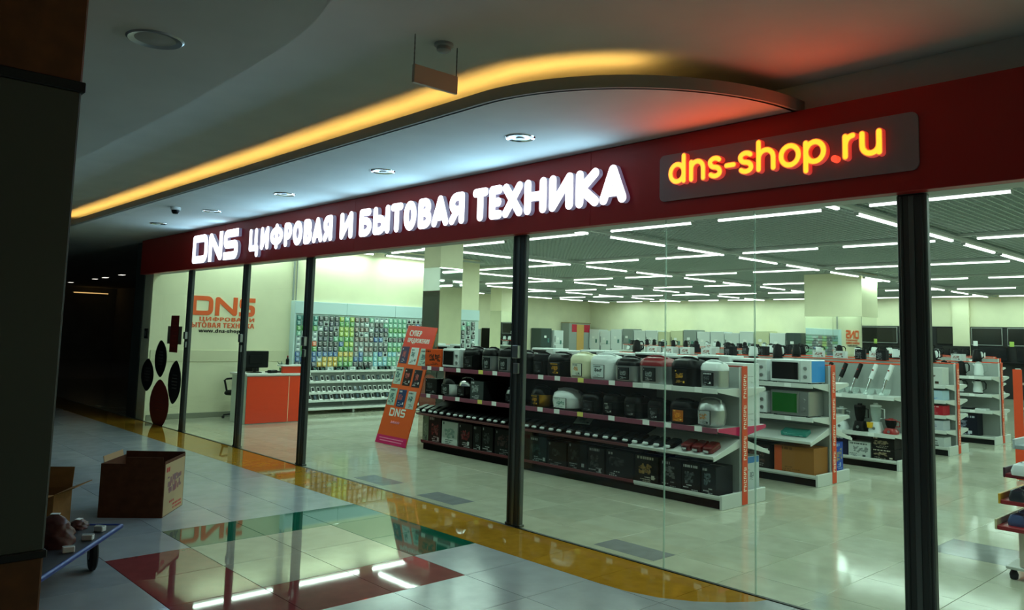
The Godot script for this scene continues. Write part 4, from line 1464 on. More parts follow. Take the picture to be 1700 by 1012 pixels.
func make_first_row_goods() -> void:
	var z := ROW_Z[0] as float
	var T := 1.1305
	var gold := print_mat(1, rgb(20, 20, 20), rgb(214, 160, 40), rgb(190, 130, 30))
	var silver := print_mat(2, rgb(26, 30, 30), rgb(190, 196, 196), rgb(110, 116, 116))
	var darkp := print_mat(3, rgb(18, 18, 20), rgb(120, 126, 126), rgb(50, 54, 56))
	var ivory := print_mat(4, rgb(200, 206, 190), rgb(40, 50, 50), rgb(220, 140, 70))
	var red := mat(rgb(120, 14, 22), 0.35)
	var cream := mat(rgb(216, 214, 180), 0.4)
	# top shelf
	carton("orange and black carton at the promo board's end of the top shelf", Vector3(-8.76, T, z + 0.30), 0.37, 0.24, 0.22, rgb(190, 70, 26), print_mat(5, rgb(206, 76, 28), rgb(24, 20, 18), rgb(60, 30, 20)), "cartons on the first shelving row")
	microwave("little white toaster oven with a black window on the top shelf of cookers", Vector3(-8.375, T, z + 0.26), 0.35, 0.26, 0.28, M.whitegoods, M.black, "ovens on the first shelving row")
	cooker("plain black cooker on the top shelf between the toaster oven and steel ones", Vector3(-7.99, T, z + 0.27), 0.34, 0.29, M.black, M.black, darkp)
	cooker("steel and black cooker next to the plain black one on the top shelf", Vector3(-7.66, T, z + 0.27), 0.27, 0.29, M.steel, M.black, silver)
	cooker("steel cooker with a dark lid left of the doorway post on the top shelf", Vector3(-7.34, T, z + 0.27), 0.28, 0.29, M.steel, M.blackmat, silver)
	cooker("dark cooker hidden behind the doorway post on the top shelf", Vector3(-7.03, T, z + 0.27), 0.26, 0.27, M.black, M.black, darkp)
	cooker("narrow all black cooker right of the doorway post on the top shelf", Vector3(-6.745, T, z + 0.27), 0.24, 0.26, M.blackmat, M.blackmat, darkp)
	cooker("black cooker with a wide gold control print next to the cream one", Vector3(-6.43, T, z + 0.27), 0.34, 0.27, M.black, M.black, gold)
	cooker("cream cooker with an orange tinted base on the top shelf", Vector3(-6.09, T, z + 0.27), 0.30, 0.28, cream, cream, ivory)
	cooker("white cooker with a round grey display on the top shelf", Vector3(-5.765, T, z + 0.27), 0.33, 0.28, M.whitegoods, M.whitegoods, print_mat(6, rgb(196, 208, 208), rgb(50, 60, 60), rgb(60, 66, 66)))
	cooker("grey steel cooker with a black lid between the white and red ones", Vector3(-5.42, T, z + 0.27), 0.31, 0.26, M.steel, M.black, silver)
	cooker("steel cooker with a dark red lid and red foot on the top shelf", Vector3(-5.08, T, z + 0.27), 0.33, 0.28, M.steel, red, silver)
	cooker("big black cooker with gold lettering marks in the white end bay", Vector3(-4.69, T, z + 0.27), 0.31, 0.28, M.black, M.black, print_mat(7, rgb(16, 16, 16), rgb(220, 170, 60), rgb(200, 140, 40)))
	cooker("white and steel cooker with a dark display at the end of the top shelf", Vector3(-4.40, T, z + 0.26), 0.24, 0.26, M.steel, M.whitegoods, print_mat(8, rgb(24, 28, 30), rgb(220, 224, 224), rgb(40, 44, 46)))
	# middle shelf
	var m := 0.7555
	carton("plain black carton at the promo board's end of the middle shelf", Vector3(-8.83, m, z + 0.27), 0.26, 0.21, 0.22, rgb(20, 20, 22), darkp, "cartons on the first shelving row")
	cooker("round black cooker with a broad white band on the middle shelf", Vector3(-8.46, m, z + 0.27), 0.32, 0.27, M.whitegoods, M.black, silver, "cookers on the first shelving row", 1)
	cooker("round black cooker with a bright silver rim on the middle shelf", Vector3(-8.14, m, z + 0.27), 0.29, 0.26, M.black, M.chrome, darkp, "cookers on the first shelving row", 1)
	carton("black carton with a grey picture front on the middle shelf", Vector3(-7.82, m, z + 0.30), 0.26, 0.24, 0.22, rgb(22, 24, 26), print_mat(9, rgb(60, 68, 68), rgb(190, 196, 196), rgb(140, 150, 148)), "cartons on the first shelving row")
	cooker("small dark bowl cooker just left of the doorway post, middle shelf", Vector3(-7.27, m, z + 0.27), 0.2, 0.19, M.black, M.steel, darkp, "cookers on the first shelving row", 1)
	cooker("black and gold round cooker just right of the doorway post, middle shelf", Vector3(-6.77, m, z + 0.27), 0.27, 0.24, M.gold, M.black, gold, "cookers on the first shelving row", 1)
	cooker("egg shaped white cooker on the middle shelf", Vector3(-6.34, m, z + 0.27), 0.40, 0.235, M.whitegoods, M.whitegoods, print_mat(10, rgb(200, 210, 206), rgb(80, 120, 110), rgb(90, 130, 120)), "cookers on the first shelving row", 1)
	cooker("black cooker with faint grey marks right of the white egg shaped one", Vector3(-5.935, m, z + 0.27), 0.27, 0.23, M.black, M.black, darkp)
	cooker("black cooker with bright grey panel marks, second right of the white egg shaped one", Vector3(-5.655, m, z + 0.27), 0.23, 0.23, M.black, M.black, print_mat(11, rgb(18, 18, 20), rgb(190, 194, 186), rgb(120, 124, 118)))
	cooker("black cooker with small white dots, third right of the white egg shaped one", Vector3(-5.345, m, z + 0.27), 0.24, 0.24, M.black, M.black, print_mat(12, rgb(18, 18, 18), rgb(150, 150, 150), rgb(40, 40, 42)))
	cooker("black cooker with a square grey display beside the orange printed one", Vector3(-5.05, m, z + 0.27), 0.22, 0.22, M.black, M.black, print_mat(13, rgb(16, 16, 18), rgb(200, 204, 204), rgb(90, 94, 96)))
	cooker("black cooker with an orange and gold print on the middle shelf", Vector3(-4.73, m, z + 0.27), 0.27, 0.24, M.black, M.black, print_mat(14, rgb(170, 90, 24), rgb(230, 190, 90), rgb(220, 130, 30)))
	cooker("steel cooker with a chrome lid at the end of the middle shelf", Vector3(-4.425, m, z + 0.27), 0.28, 0.27, M.steel, M.steel, print_mat(15, rgb(150, 156, 156), rgb(40, 44, 46), rgb(200, 120, 50)), "cookers on the first shelving row", 1)
	# bottom cartons
	var bs := [[-8.905, 0.13, 0.34, rgb(120, 130, 110), rgb(30, 40, 40), rgb(170, 180, 160), "small carton with a pale people picture on the bottom shelf"],
		[-8.70, 0.27, 0.35, rgb(44, 16, 18), rgb(170, 150, 150), rgb(120, 30, 30), "dark red carton next to the people picture on the bottom shelf"],
		[-8.375, 0.33, 0.31, rgb(196, 206, 200), rgb(60, 80, 76), rgb(150, 180, 170), "white carton with a thin kettle drawing on the bottom shelf"],
		[-8.045, 0.28, 0.32, rgb(26, 18, 20), rgb(200, 200, 200), rgb(130, 24, 30), "black carton with a red picture right of the white one"],
		[-7.81, 0.16, 0.31, rgb(22, 24, 24), rgb(160, 166, 166), rgb(50, 56, 58), "narrow black carton, second right of the white one"],
		[-7.61, 0.21, 0.32, rgb(18, 20, 20), rgb(190, 196, 196), rgb(40, 44, 46), "black carton with pale corner marks, third right of the white one"],
		[-7.30, 0.35, 0.32, rgb(18, 18, 20), rgb(120, 124, 124), rgb(60, 30, 30), "wide black carton left of the doorway post on the bottom shelf"],
		[-6.71, 0.28, 0.30, rgb(14, 34, 34), rgb(150, 160, 160), rgb(20, 56, 54), "dark teal carton right of the doorway post on the bottom shelf"],
		[-6.405, 0.30, 0.27, rgb(18, 20, 20), rgb(120, 126, 126), rgb(36, 40, 40), "black carton with a thin grey title beside the dark teal one"],
		[-6.085, 0.29, 0.29, rgb(16, 16, 18), rgb(140, 144, 144), rgb(30, 34, 34), "black carton with grey corner marks, second right of the dark teal one"],
		[-5.81, 0.23, 0.28, rgb(18, 18, 18), rgb(160, 160, 160), rgb(50, 50, 50), "smaller black carton, third right of the dark teal one"],
		[-5.48, 0.37, 0.28, rgb(16, 16, 18), rgb(180, 180, 176), rgb(30, 30, 32), "wide black carton with a white label left of the gold picture carton"],
		[-5.125, 0.29, 0.28, rgb(20, 18, 16), rgb(180, 176, 160), rgb(190, 140, 60), "black carton with a gold food picture on the bottom shelf"],
		[-4.825, 0.25, 0.27, rgb(18, 18, 20), rgb(150, 154, 154), rgb(110, 112, 112), "black carton with a grey coffee maker picture"],
		[-4.585, 0.21, 0.28, rgb(16, 18, 20), rgb(210, 214, 214), rgb(70, 80, 84), "black carton with a white emblem near the white end of the bottom shelf"],
		[-4.385, 0.16, 0.27, rgb(30, 34, 38), rgb(200, 206, 206), rgb(90, 110, 120), "thin dark carton at the white end of the bottom shelf"]]
	for k in bs.size():
		var b: Array = bs[k]
		carton(b[6], Vector3(b[0], 0.1155, z + 0.24), b[1], b[2], 0.30, b[3], print_mat(100 + k, b[3], b[4], b[5]), "cartons on the bottom shelf of the first row")
	# flat grills and waffle irons on the slanted shelf
	var first: Node3D
	var slope := 0.30
	for k in 34:
		var x := -9.0 + k * 0.135
		if x > -4.75:
			continue
		var s := 0.36
		var p := Vector3(x, 0.558 - sin(slope) * (s - 0.255) + 0.013, z + 0.255 + cos(slope) * (s - 0.255))
		if first == null:
			first = thing("waffle_iron", "small dark sandwich toaster on the slanted shelf, first from the promo board", "toaster", p, "toasters on the slanted shelf")
			var tilt := Node3D.new()
			part(first, "lower_plate", soft([[0.052, 0.085, 0.0], [0.056, 0.09, 0.008], [0.056, 0.09, 0.02]]), M.blackmat, Vector3.ZERO, Vector3(slope, 0, 0))
			part(first, "upper_plate", soft([[0.056, 0.09, 0.022], [0.055, 0.088, 0.036], [0.042, 0.07, 0.044]]), M.black, Vector3.ZERO, Vector3(slope, 0, 0))
			part(first, "handle", span(Vector3(-0.03, 0.012, 0.088), Vector3(0.03, 0.036, 0.12), 0.006), M.whitegoods, Vector3.ZERO, Vector3(slope, 0, 0))
			tilt.free()
		else:
			copy(first, "waffle_iron", p, "small dark sandwich toaster on the slanted shelf, %s from the promo board" % nth(k), rng.randf_range(-0.12, 0.12))
	var fl := thing("leaflet", "pale green leaflet propped among the toasters on the slanted shelf", "leaflet", Vector3(-6.1, 0.66, z + 0.27), "", 0.3)
	part(fl, "paper", bx(0.2, 0.002, 0.16), mat(rgb(180, 200, 190), 0.6), Vector3(0, 0, 0), Vector3(0.5, 0, 0))
	part(fl, "print", sheet(0.19, 0.15), print_mat(40, rgb(180, 200, 190), rgb(60, 90, 90), rgb(90, 140, 130)), Vector3(0, 0.0026, 0.0014), Vector3(0.5 - PI / 2, 0, 0))
	for k in 3:
		var rs := thing("waffle_iron", "dark red sandwich toaster on the slanted shelf, %s from the dark ones" % nth(k), "toaster", Vector3(-4.62 + k * 0.125, 0.558 - sin(slope) * 0.1 + 0.013, z + 0.255 + cos(slope) * 0.1), "red toasters on the slanted shelf")
		part(rs, "lower_plate", soft([[0.052, 0.085, 0.0], [0.056, 0.09, 0.008], [0.056, 0.09, 0.025]]), mat(rgb(110, 18, 22), 0.3), Vector3.ZERO, Vector3(slope, 0, 0))
		part(rs, "upper_plate", soft([[0.056, 0.09, 0.027], [0.055, 0.088, 0.05], [0.042, 0.07, 0.06]]), mat(rgb(96, 14, 18), 0.25), Vector3.ZERO, Vector3(slope, 0, 0))
		part(rs, "handle", span(Vector3(-0.028, 0.014, 0.088), Vector3(0.028, 0.04, 0.118), 0.006), M.chrome, Vector3.ZERO, Vector3(slope, 0, 0))
	# white cartons on the far side, seen past the end
	for c in [["white carton at the far side of the row's end, top shelf", 1.1305, 0.24, 0.27], ["large white carton at the far side of the row's end, middle shelf", 0.7555, 0.33, 0.29]]:
		carton(c[0], Vector3(-4.46, c[1], z - 0.25), 0.34, c[2], c[3], rgb(214, 220, 220), print_mat(41, rgb(214, 220, 220), rgb(120, 130, 130), rgb(170, 180, 180), false), "white cartons at the row's end", PI)
		part(get_child(get_child_count() - 1), "side_print", sheet(0.2, 0.08), print_mat(41, rgb(214, 220, 220), rgb(150, 158, 158), rgb(170, 180, 180), false), Vector3(-0.1712, 0.08, 0), Vector3(0, -PI / 2, 0))
	carton("white carton with a blue top band at the foot of the row's end", Vector3(-4.46, 0.1155, z - 0.24), 0.34, 0.33, 0.28, rgb(190, 200, 202), print_mat(42, rgb(190, 200, 202), rgb(60, 110, 160), rgb(120, 130, 134)), "white cartons at the row's end", PI)
	var last := get_child(get_child_count() - 1)
	part(last, "side_band", sheet(0.26, 0.06), mat(rgb(60, 120, 180), 0.5), Vector3(-0.1712, 0.295, 0), Vector3(0, -PI / 2, 0))
	part(last, "side_print", sheet(0.16, 0.12), print_mat(43, rgb(190, 200, 202), rgb(110, 118, 122), rgb(120, 128, 132)), Vector3(-0.1712, 0.15, 0.0), Vector3(0, -PI / 2, 0))

func make_other_goods() -> void:
	# second row: microwaves
	var z := ROW_Z[1] as float
	var T := 1.1305
	var m := 0.7555
	var g := "microwaves on the second row"
	microwave("white microwave with a black window at the end of the top shelf", Vector3(-4.55, T, z + 0.22), 0.50, 0.27, 0.34, M.whitegoods, M.black, g)
	var lastm := get_child(get_child_count() - 1)
	part(lastm, "blue_film", bx(0.002, 0.24, 0.32), mat(rgb(30, 140, 220), 0.4), Vector3(0.252, 0.02, 0))
	for k in 8:
		var x := -5.08 - k * 0.5
		microwave("white microwave with a black window, %s from the blue filmed one on the top shelf" % nth(k), Vector3(x, T, z + 0.22), 0.46, 0.26 + 0.02 * (k % 2), 0.34, M.whitegoods, M.black, g)
	var green := mat(rgb(20, 90, 30), 0.2)
	microwave("silver microwave with a green lit window print on the middle shelf", Vector3(-4.56, m, z + 0.22), 0.47, 0.29, 0.34, M.steel, green, g)
	microwave("white microwave left of the silver green windowed one", Vector3(-5.06, m, z + 0.22), 0.42, 0.26, 0.34, M.whitegoods, M.black, g)
	microwave("silver microwave with a dark window, second left of the green windowed one", Vector3(-5.55, m, z + 0.22), 0.46, 0.28, 0.34, M.steel, M.black, g)
	var tb := thing("flat_carton", "flat teal carton lying on the slanted white shelf", "carton", Vector3(-4.52, 0.553, z + 0.33), "", 0.05)
	part(tb, "body", bx(0.30, 0.045, 0.13, 0.002), mat(rgb(40, 130, 120), 0.5), Vector3.ZERO, Vector3(0.30, 0, 0))
	part(tb, "print", sheet(0.28, 0.035), print_mat(44, rgb(50, 140, 130), rgb(190, 220, 214), rgb(90, 170, 160)), Vector3(0, 0.003, 0.0695), Vector3(0.30, 0, 0))
	var bc := carton("big brown cardboard carton with an orange end on the bottom shelf", Vector3(-4.52, 0.1155, z + 0.22), 0.48, 0.30, 0.34, rgb(150, 100, 50), print_mat(45, rgb(152, 102, 50), rgb(120, 78, 36), rgb(140, 92, 44), false), "cartons on the second row")
	part(bc, "end_band", sheet(0.09, 0.29), mat(rgb(200, 80, 30), 0.6), Vector3(-0.19, 0.15, 0.1712))
	carton("dark carton left of the big brown one on the bottom shelf", Vector3(-5.02, 0.1155, z + 0.22), 0.4, 0.28, 0.34, rgb(40, 34, 32), print_mat(46, rgb(40, 34, 32), rgb(140, 140, 140), rgb(90, 60, 50)), "cartons on the second row")
	carton("blue shrink wrapped pack at the far foot of the microwave row", Vector3(-4.40, 0.1155, z - 0.23), 0.22, 0.33, 0.26, rgb(30, 70, 170), print_mat(47, rgb(30, 74, 176), rgb(150, 180, 220), rgb(190, 150, 60)), "packs at the rows' far side", PI)
	part(get_child(get_child_count() - 1), "side_print", sheet(0.25, 0.32), print_mat(47, rgb(30, 74, 176), rgb(150, 180, 220), rgb(190, 150, 60)), Vector3(-0.1112, 0.165, 0), Vector3(0, -PI / 2, 0))
	# third row: stick blenders with bowls, blenders, cartons
	z = ROW_Z[2]
	for k in 9:
		var x := -4.37 - k * 0.205
		var o := thing("hand_mixer", "%s stick blender leaning over a clear bowl, %s from the row's end" % [["white", "black and steel"][int(k > 1)], nth(k)], "mixer", Vector3(x, 0.9305, z + 0.25), "stick blenders on the third row")
		var bm: Material = M.whitegoods if k < 2 else M.black
		part(o, "bowl", turned([[0.045, 0.0], [0.08, 0.03], [0.098, 0.09]], 18), M.bowl)
		part(o, "shaft", pipe([Vector3(-0.02, 0.02, 0), Vector3(0.03, 0.22, -0.04)], 0.017), M.chrome)
		part(o, "grip", pipe([Vector3(0.03, 0.21, -0.04), Vector3(0.055, 0.29, -0.065), Vector3(0.08, 0.40, -0.11)], 0.03, 10), bm)
		part(o, "button", turned([[0.012, 0.0], [0.0, 0.006]], 8), M.red, Vector3(0.06, 0.33, -0.035), Vector3(PI / 2, 0, 0))
		part(o, "blade_guard", turned([[0.03, 0.0], [0.028, 0.02], [0.012, 0.035]], 12), bm, Vector3(-0.024, 0.005, 0))
	blender("black coffee grinder with a dark jug on the blender row", Vector3(-4.67, 0.4505, z + 0.27), 0.36, M.black, M.blackmat, "blenders on the third row")
	blender("clear jug blender with a yellow cup on the blender row", Vector3(-4.46, 0.4505, z + 0.27), 0.38, M.whitegoods, M.bowl, "blenders on the third row")
	part(get_child(get_child_count() - 1), "yellow_cup", turned([[0.035, 0.0], [0.042, 0.07]], 14), mat(rgb(220, 170, 20), 0.3), Vector3(-0.05, 0.06, 0.075))
	blender("little red based blender at the blender row's end", Vector3(-4.27, 0.4505, z + 0.27), 0.20, mat(rgb(150, 26, 24), 0.3), M.blackmat, "blenders on the third row")
	blender("white blender with a grey jug, left of the black coffee grinder", Vector3(-4.92, 0.4505, z + 0.27), 0.30, M.whitegoods, M.steel, "blenders on the third row")
	carton("white picture carton on the blender row's bottom shelf", Vector3(-4.64, 0.1155, z + 0.24), 0.29, 0.2, 0.28, rgb(190, 196, 194), print_mat(48, rgb(196, 202, 200), rgb(80, 90, 90), rgb(120, 126, 126)), "cartons on the third row")
	for k in 2:
		carton(["black carton with a framed coffee picture, lower of two stacked", "black carton with a framed coffee picture, upper of two stacked"][k], Vector3(-4.335, 0.1155 + k * 0.146, z + 0.24), 0.29, 0.142, 0.28, rgb(16, 15, 14), print_mat(49 + k, rgb(16, 15, 14), rgb(200, 190, 170), rgb(150, 130, 100)), "stacked cartons on the third row")
	carton("dark blue carton left of the white picture carton", Vector3(-5.0, 0.1155, z + 0.24), 0.4, 0.26, 0.28, rgb(24, 30, 60), print_mat(52, rgb(24, 30, 62), rgb(180, 186, 200), rgb(80, 90, 140)), "cartons on the third row")
	# fourth row: packs on five levels
	z = ROW_Z[3]
	var flat := [[rgb(190, 196, 196), rgb(60, 60, 66), "dark marked white pack"], [rgb(180, 186, 196), rgb(90, 70, 130), "white and violet pack"], [rgb(170, 20, 40), rgb(230, 190, 190), "bright red pack"], [rgb(170, 196, 214), rgb(30, 100, 190), "white and blue pack"], [rgb(196, 200, 196), rgb(60, 40, 30), "brown marked white pack"]]
	var ys := [0.1155, 0.3605, 0.5805, 0.8005, 1.0205]
	for lv in 5:
		for k in 3:
			var f: Array = flat[lv]
			carton("%s on level %s, %s from the pack row's end" % [f[2], ["one", "two", "three", "four", "five"][lv], nth(k)], Vector3(-4.50 - k * 0.42, ys[lv], z + (0.25 if lv == 0 else 0.27)), 0.38, 0.14 if lv != 4 else 0.26, 0.28, f[0], print_mat(120 + lv * 3 + k, f[0], f[1], f[1].lerp(f[0], 0.3)), "packs on the fourth row")
	# fifth row: kettles
	z = ROW_Z[4]
	for k in 5:
		var dk := k in [1, 2]
		kettle(("black" if dk else "white") + " kettle on the top level of the kettle row, %s from its end" % nth(k), Vector3(-4.5 - k * 0.27, 1.1105, z + 0.26), 0.25, M.black if dk else M.whitegoods, M.blackmat if dk else M.panel, "kettles on the fifth row")
	for k in 4:
		var names_ := ["white kettle with a black handle on the middle level, at the row's end", "white kettle with a black handle on the middle level, beside the lime one", "lime green kettle on the middle level", "black kettle on the middle level, behind the lime one"]
		kettle(names_[k], Vector3(-4.52 - k * 0.29, 0.8205, z + 0.26), 0.24, [M.whitegoods, M.whitegoods, mat(rgb(150, 200, 30), 0.3), M.black][k], M.black, "kettles on the fifth row")
	for k in 6:
		var sc := thing("kitchen_scale", "flat %s kitchen scale on the kettle row's wide deck, %s from its end" % [["white", "dark"][k % 2], nth(k)], "scale", Vector3(-4.45 - k * 0.21, 0.5505, z + 0.30), "kitchen scales on the kettle row")
		part(sc, "body", bx(0.17, 0.03, 0.2, 0.006), M.whitegoods if k % 2 == 0 else M.black)
		part(sc, "plate", turned([[0.06, 0.03], [0.062, 0.036], [0.0, 0.037]], 16), M.steel)
	carton("brown carton on the kettle row's bottom shelf", Vector3(-5.2, 0.1155, z + 0.24), 0.3, 0.34, 0.28, rgb(160, 104, 50), print_mat(53, rgb(166, 110, 52), rgb(90, 60, 30), rgb(140, 90, 40)), "cartons on the fifth row")
	carton("navy carton with a white figure print on the kettle row's bottom shelf", Vector3(-4.74, 0.1155, z + 0.24), 0.46, 0.36, 0.28, rgb(12, 14, 28), print_mat(54, rgb(12, 14, 30), rgb(190, 196, 210), rgb(120, 130, 150)), "cartons on the fifth row")
	# goods standing on the very top of the rows further back, seen over the cookers
	var protos := []
	protos.append(kettle("black kettle on the very top of the blender row, first from its orange end", Vector3(-6.0, 1.3525, ROW_Z[2]), 0.22, M.black, M.blackmat, "kettles on top of the rows"))
	protos.append(kettle("white kettle on the very top of the blender row, second from its orange end", Vector3(-6.4, 1.3525, ROW_Z[2]), 0.2, M.whitegoods, M.black, "kettles on top of the rows"))
	protos.append(carton("little dark carton on the very top of the blender row, third from its orange end", Vector3(-6.8, 1.3525, ROW_Z[2]), 0.16, 0.16, 0.12, rgb(20, 22, 26), print_mat(55, rgb(20, 22, 26), rgb(180, 180, 180), rgb(90, 90, 96)), "cartons on top of the rows"))
	protos.append(carton("little white carton on the very top of the blender row, fourth from its orange end", Vector3(-7.2, 1.3525, ROW_Z[2]), 0.2, 0.12, 0.12, rgb(206, 212, 212), print_mat(56, rgb(210, 214, 214), rgb(80, 90, 90), rgb(150, 80, 70)), "cartons on top of the rows"))
	var kinds := ["kettle", "kettle", "product_carton", "product_carton"]
	var say := ["black kettle", "white kettle", "little dark carton", "little white carton"]
	var seat := ["blender row", "pack row", "kettle row"]
	for r in [2, 3, 4]:
		var zz := ROW_Z[r] as float
		var x := -7.6 if r == 2 else -4.6
		var n := 0
		while x > -8.95:
			var k := rng.randi() % 4
			copy(protos[k], kinds[k], Vector3(x, 1.3525, zz + rng.randf_range(-0.03, 0.03)), "%s on the very top of the %s, %s from its orange end" % [say[k], seat[r - 2], nth(n + (4 if r == 2 else 0))], rng.randf_range(-0.5, 0.5))
			x -= rng.randf_range(0.28, 0.42)
			n += 1
	var q := 0
	for r in [[-16.8, -16.2, -6.2], [-20.0, -19.7, -7.2]]:
		var row_name: String = ["next to last row", "last row"][q]
		q += 1
		var x: float = r[2]
		var n := 0
		while x > r[1]:
			var k := rng.randi() % 4
			copy(protos[k], kinds[k], Vector3(x, 1.1305, r[0] + 0.25), "%s, %s from the end, top shelf of the %s" % [say[k], nth(n), row_name], rng.randf_range(-0.6, 0.6))
			x -= rng.randf_range(0.27, 0.36)
			n += 1
		x = r[2] - 0.2
		n = 0
		while x > r[1]:
			var k := rng.randi() % 4
			copy(protos[k], kinds[k], Vector3(x, 1.3525, r[0] + rng.randf_range(-0.03, 0.03)), "%s, %s from the end, upon the %s" % [say[k], nth(n), row_name], rng.randf_range(-0.6, 0.6))
			x -= rng.randf_range(0.3, 0.5)
			n += 1

# ---------- back of the shop: fridges, televisions ----------
func fridge(label: String, at: Vector3, w: float, h: float, body: Material, turn: float, low_split: bool) -> Node3D:
	var o := thing("fridge", label, "fridge", at, "fridges along the back of the shop", turn)
	part(o, "cabinet", bx(w, h - 0.03, 0.58, 0.008), body, Vector3(0, 0.03, 0))
	part(o, "plinth", bx(w - 0.04, 0.03, 0.5), M.black)
	var s := 0.38 * h if low_split else 0.68 * h
	var d1 := part(o, "door", span(Vector3(-w / 2, s + 0.006, 0.292), Vector3(w / 2, h, 0.345), 0.008), body)
	var d2 := part(o, "door", span(Vector3(-w / 2, 0.06, 0.292), Vector3(w / 2, s - 0.006, 0.345), 0.008), body)
	part(d1, "handle", bx(0.025, 0.28, 0.03, 0.006), M.metal2, Vector3(-w * 0.42, s + 0.06, 0.362))
	part(d2, "handle", bx(0.025, 0.28, 0.03, 0.006), M.metal2, Vector3(-w * 0.42, s - 0.36, 0.362))
	part(d1, "energy_label", sheet(0.11, 0.18), print_mat(70, rgb(60, 110, 120), rgb(200, 210, 210), rgb(90, 150, 60)), Vector3(w * 0.2, h - 0.53, 0.3462))
	part(d1, "price_card", bx(0.14, 0.1, 0.002), M.tag, Vector3(-w * 0.1, h - 0.42, 0.3462))
	return o

func make_back_of_shop() -> void:
	var sil := mat(rgb(150, 158, 156), 0.35, 0.4)
	var dk := mat(rgb(60, 74, 72), 0.35, 0.3)
	var cream := mat(rgb(206, 206, 168), 0.4)
	var tone := [M.whitegoods, M.whitegoods, M.whitegoods, sil, M.whitegoods, M.whitegoods, cream, cream, sil, M.whitegoods, M.whitegoods, M.whitegoods, M.whitegoods, cream, M.whitegoods, dk]
	var word_ := {M.whitegoods: "white", sil: "silver", cream: "cream", dk: "dark grey"}
	for k in 16:
		var h: float = [1.95, 1.9, 1.97, 2.0, 1.93][k % 5]
		fridge("%s fridge freezer on the back wall, %s from the tan cabinet's corner" % [word_[tone[k]], nth(k)], Vector3(-24.6 + k * 0.66, 0, -23.86), 0.60 + 0.02 * (k % 3), h, tone[k], 0.0, k % 2 == 0)
	fridge("dark grey fridge freezer alone by the far left wall", Vector3(-25.16, 0, -20.55), 0.66, 1.92, dk, PI / 2, true)
	fridge("white fridge freezer between the dark one and the red cabinet, far left wall", Vector3(-25.16, 0, -21.35), 0.60, 1.85, M.whitegoods, PI / 2, false)
	fridge("black fridge freezer beside the far mirrored column", Vector3(-25.16, 0, -17.6), 0.62, 1.85, M.black, PI / 2, true)
	fridge("silver fridge freezer near the black one, far left wall", Vector3(-25.16, 0, -16.4), 0.62, 1.8, sil, PI / 2, true)
	var cab := thing("display_cabinet", "tall display cabinet with red top corners and a tan middle door", "cabinet", Vector3(-25.2, 0, -22.9), "", PI / 2)
	part(cab, "carcass", bx(1.45, 2.2, 0.5, 0.005), M.panel)
	part(cab, "door", span(Vector3(-0.22, 0.02, 0.25), Vector3(0.26, 2.15, 0.27), 0.004), mat(rgb(206, 160, 90), 0.5))
	for s in [-1, 1]:
		part(cab, "top_field", span(Vector3(-0.22 if s < 0 else 0.28, 1.8, 0.251), Vector3(-0.55 if s < 0 else 0.68, 2.15, 0.262), 0.002), mat(rgb(190, 30, 60), 0.5))
	part(cab, "cornice", span(Vector3(-0.74, 2.2, -0.25), Vector3(0.74, 2.24, 0.28), 0.004), mat(rgb(150, 130, 90), 0.5))
	# television wall
	var bw := thing("tv_wall_panel", "long black display panel carrying the televisions on the back wall", "panel", Vector3(-5.2, 0, -24.17))
	part(bw, "board", span(Vector3(-6.9, 0.0, -0.02), Vector3(9.0, 2.26, 0.03)), mat(rgb(16, 17, 18), 0.6))
	part(bw, "lower_ledge", span(Vector3(-6.9, 1.10, 0.03), Vector3(9.0, 1.14, 0.4)), M.black)
	var row := 0
	for k in 14:
		var w: float = [0.9, 0.98, 0.86][k % 3]
		var x := -11.6 + k * 1.08
		var frame: Material = M.steel if k % 3 != 2 else M.black
		var o := thing("television", ["silver framed television with a pale price card", "silver framed television with a green price card", "black framed television"][k % 3] + ", %s from the fridges in the upper row" % nth(k), "television", Vector3(x, 1.66, -24.10), "televisions on the back wall")
		part(o, "case", span(Vector3(-w / 2, 0, -0.035), Vector3(w / 2, 0.57, 0.01), 0.006), frame)
		part(o, "screen", span(Vector3(-w / 2 + 0.02, 0.025, 0.0105), Vector3(w / 2 - 0.02, 0.55, 0.0125)), mat(rgb(8, 10, 12), 0.12))
		if k % 3 != 2:
			part(o, "price_card", bx(0.13, 0.16, 0.003), M.tag if k % 3 == 0 else mat(rgb(170, 200, 90), 0.5), Vector3(-w / 2 + 0.12, -0.02, 0.0145))
		var o2 := thing("television", "black television on the ledge below, %s from the fridges" % nth(k), "television", Vector3(x + 0.2, 1.141, -23.95), "televisions on the back wall ledge")
		part(o2, "case", span(Vector3(-0.42, 0.04, -0.03), Vector3(0.42, 0.48, 0.01), 0.006), M.black)
		part(o2, "screen", span(Vector3(-0.40, 0.06, 0.0105), Vector3(0.40, 0.465, 0.0125)), mat(rgb(10, 14, 22), 0.12))
		part(o2, "stand", span(Vector3(-0.15, 0.0, -0.08), Vector3(0.15, 0.04, 0.06), 0.006), M.blackmat)

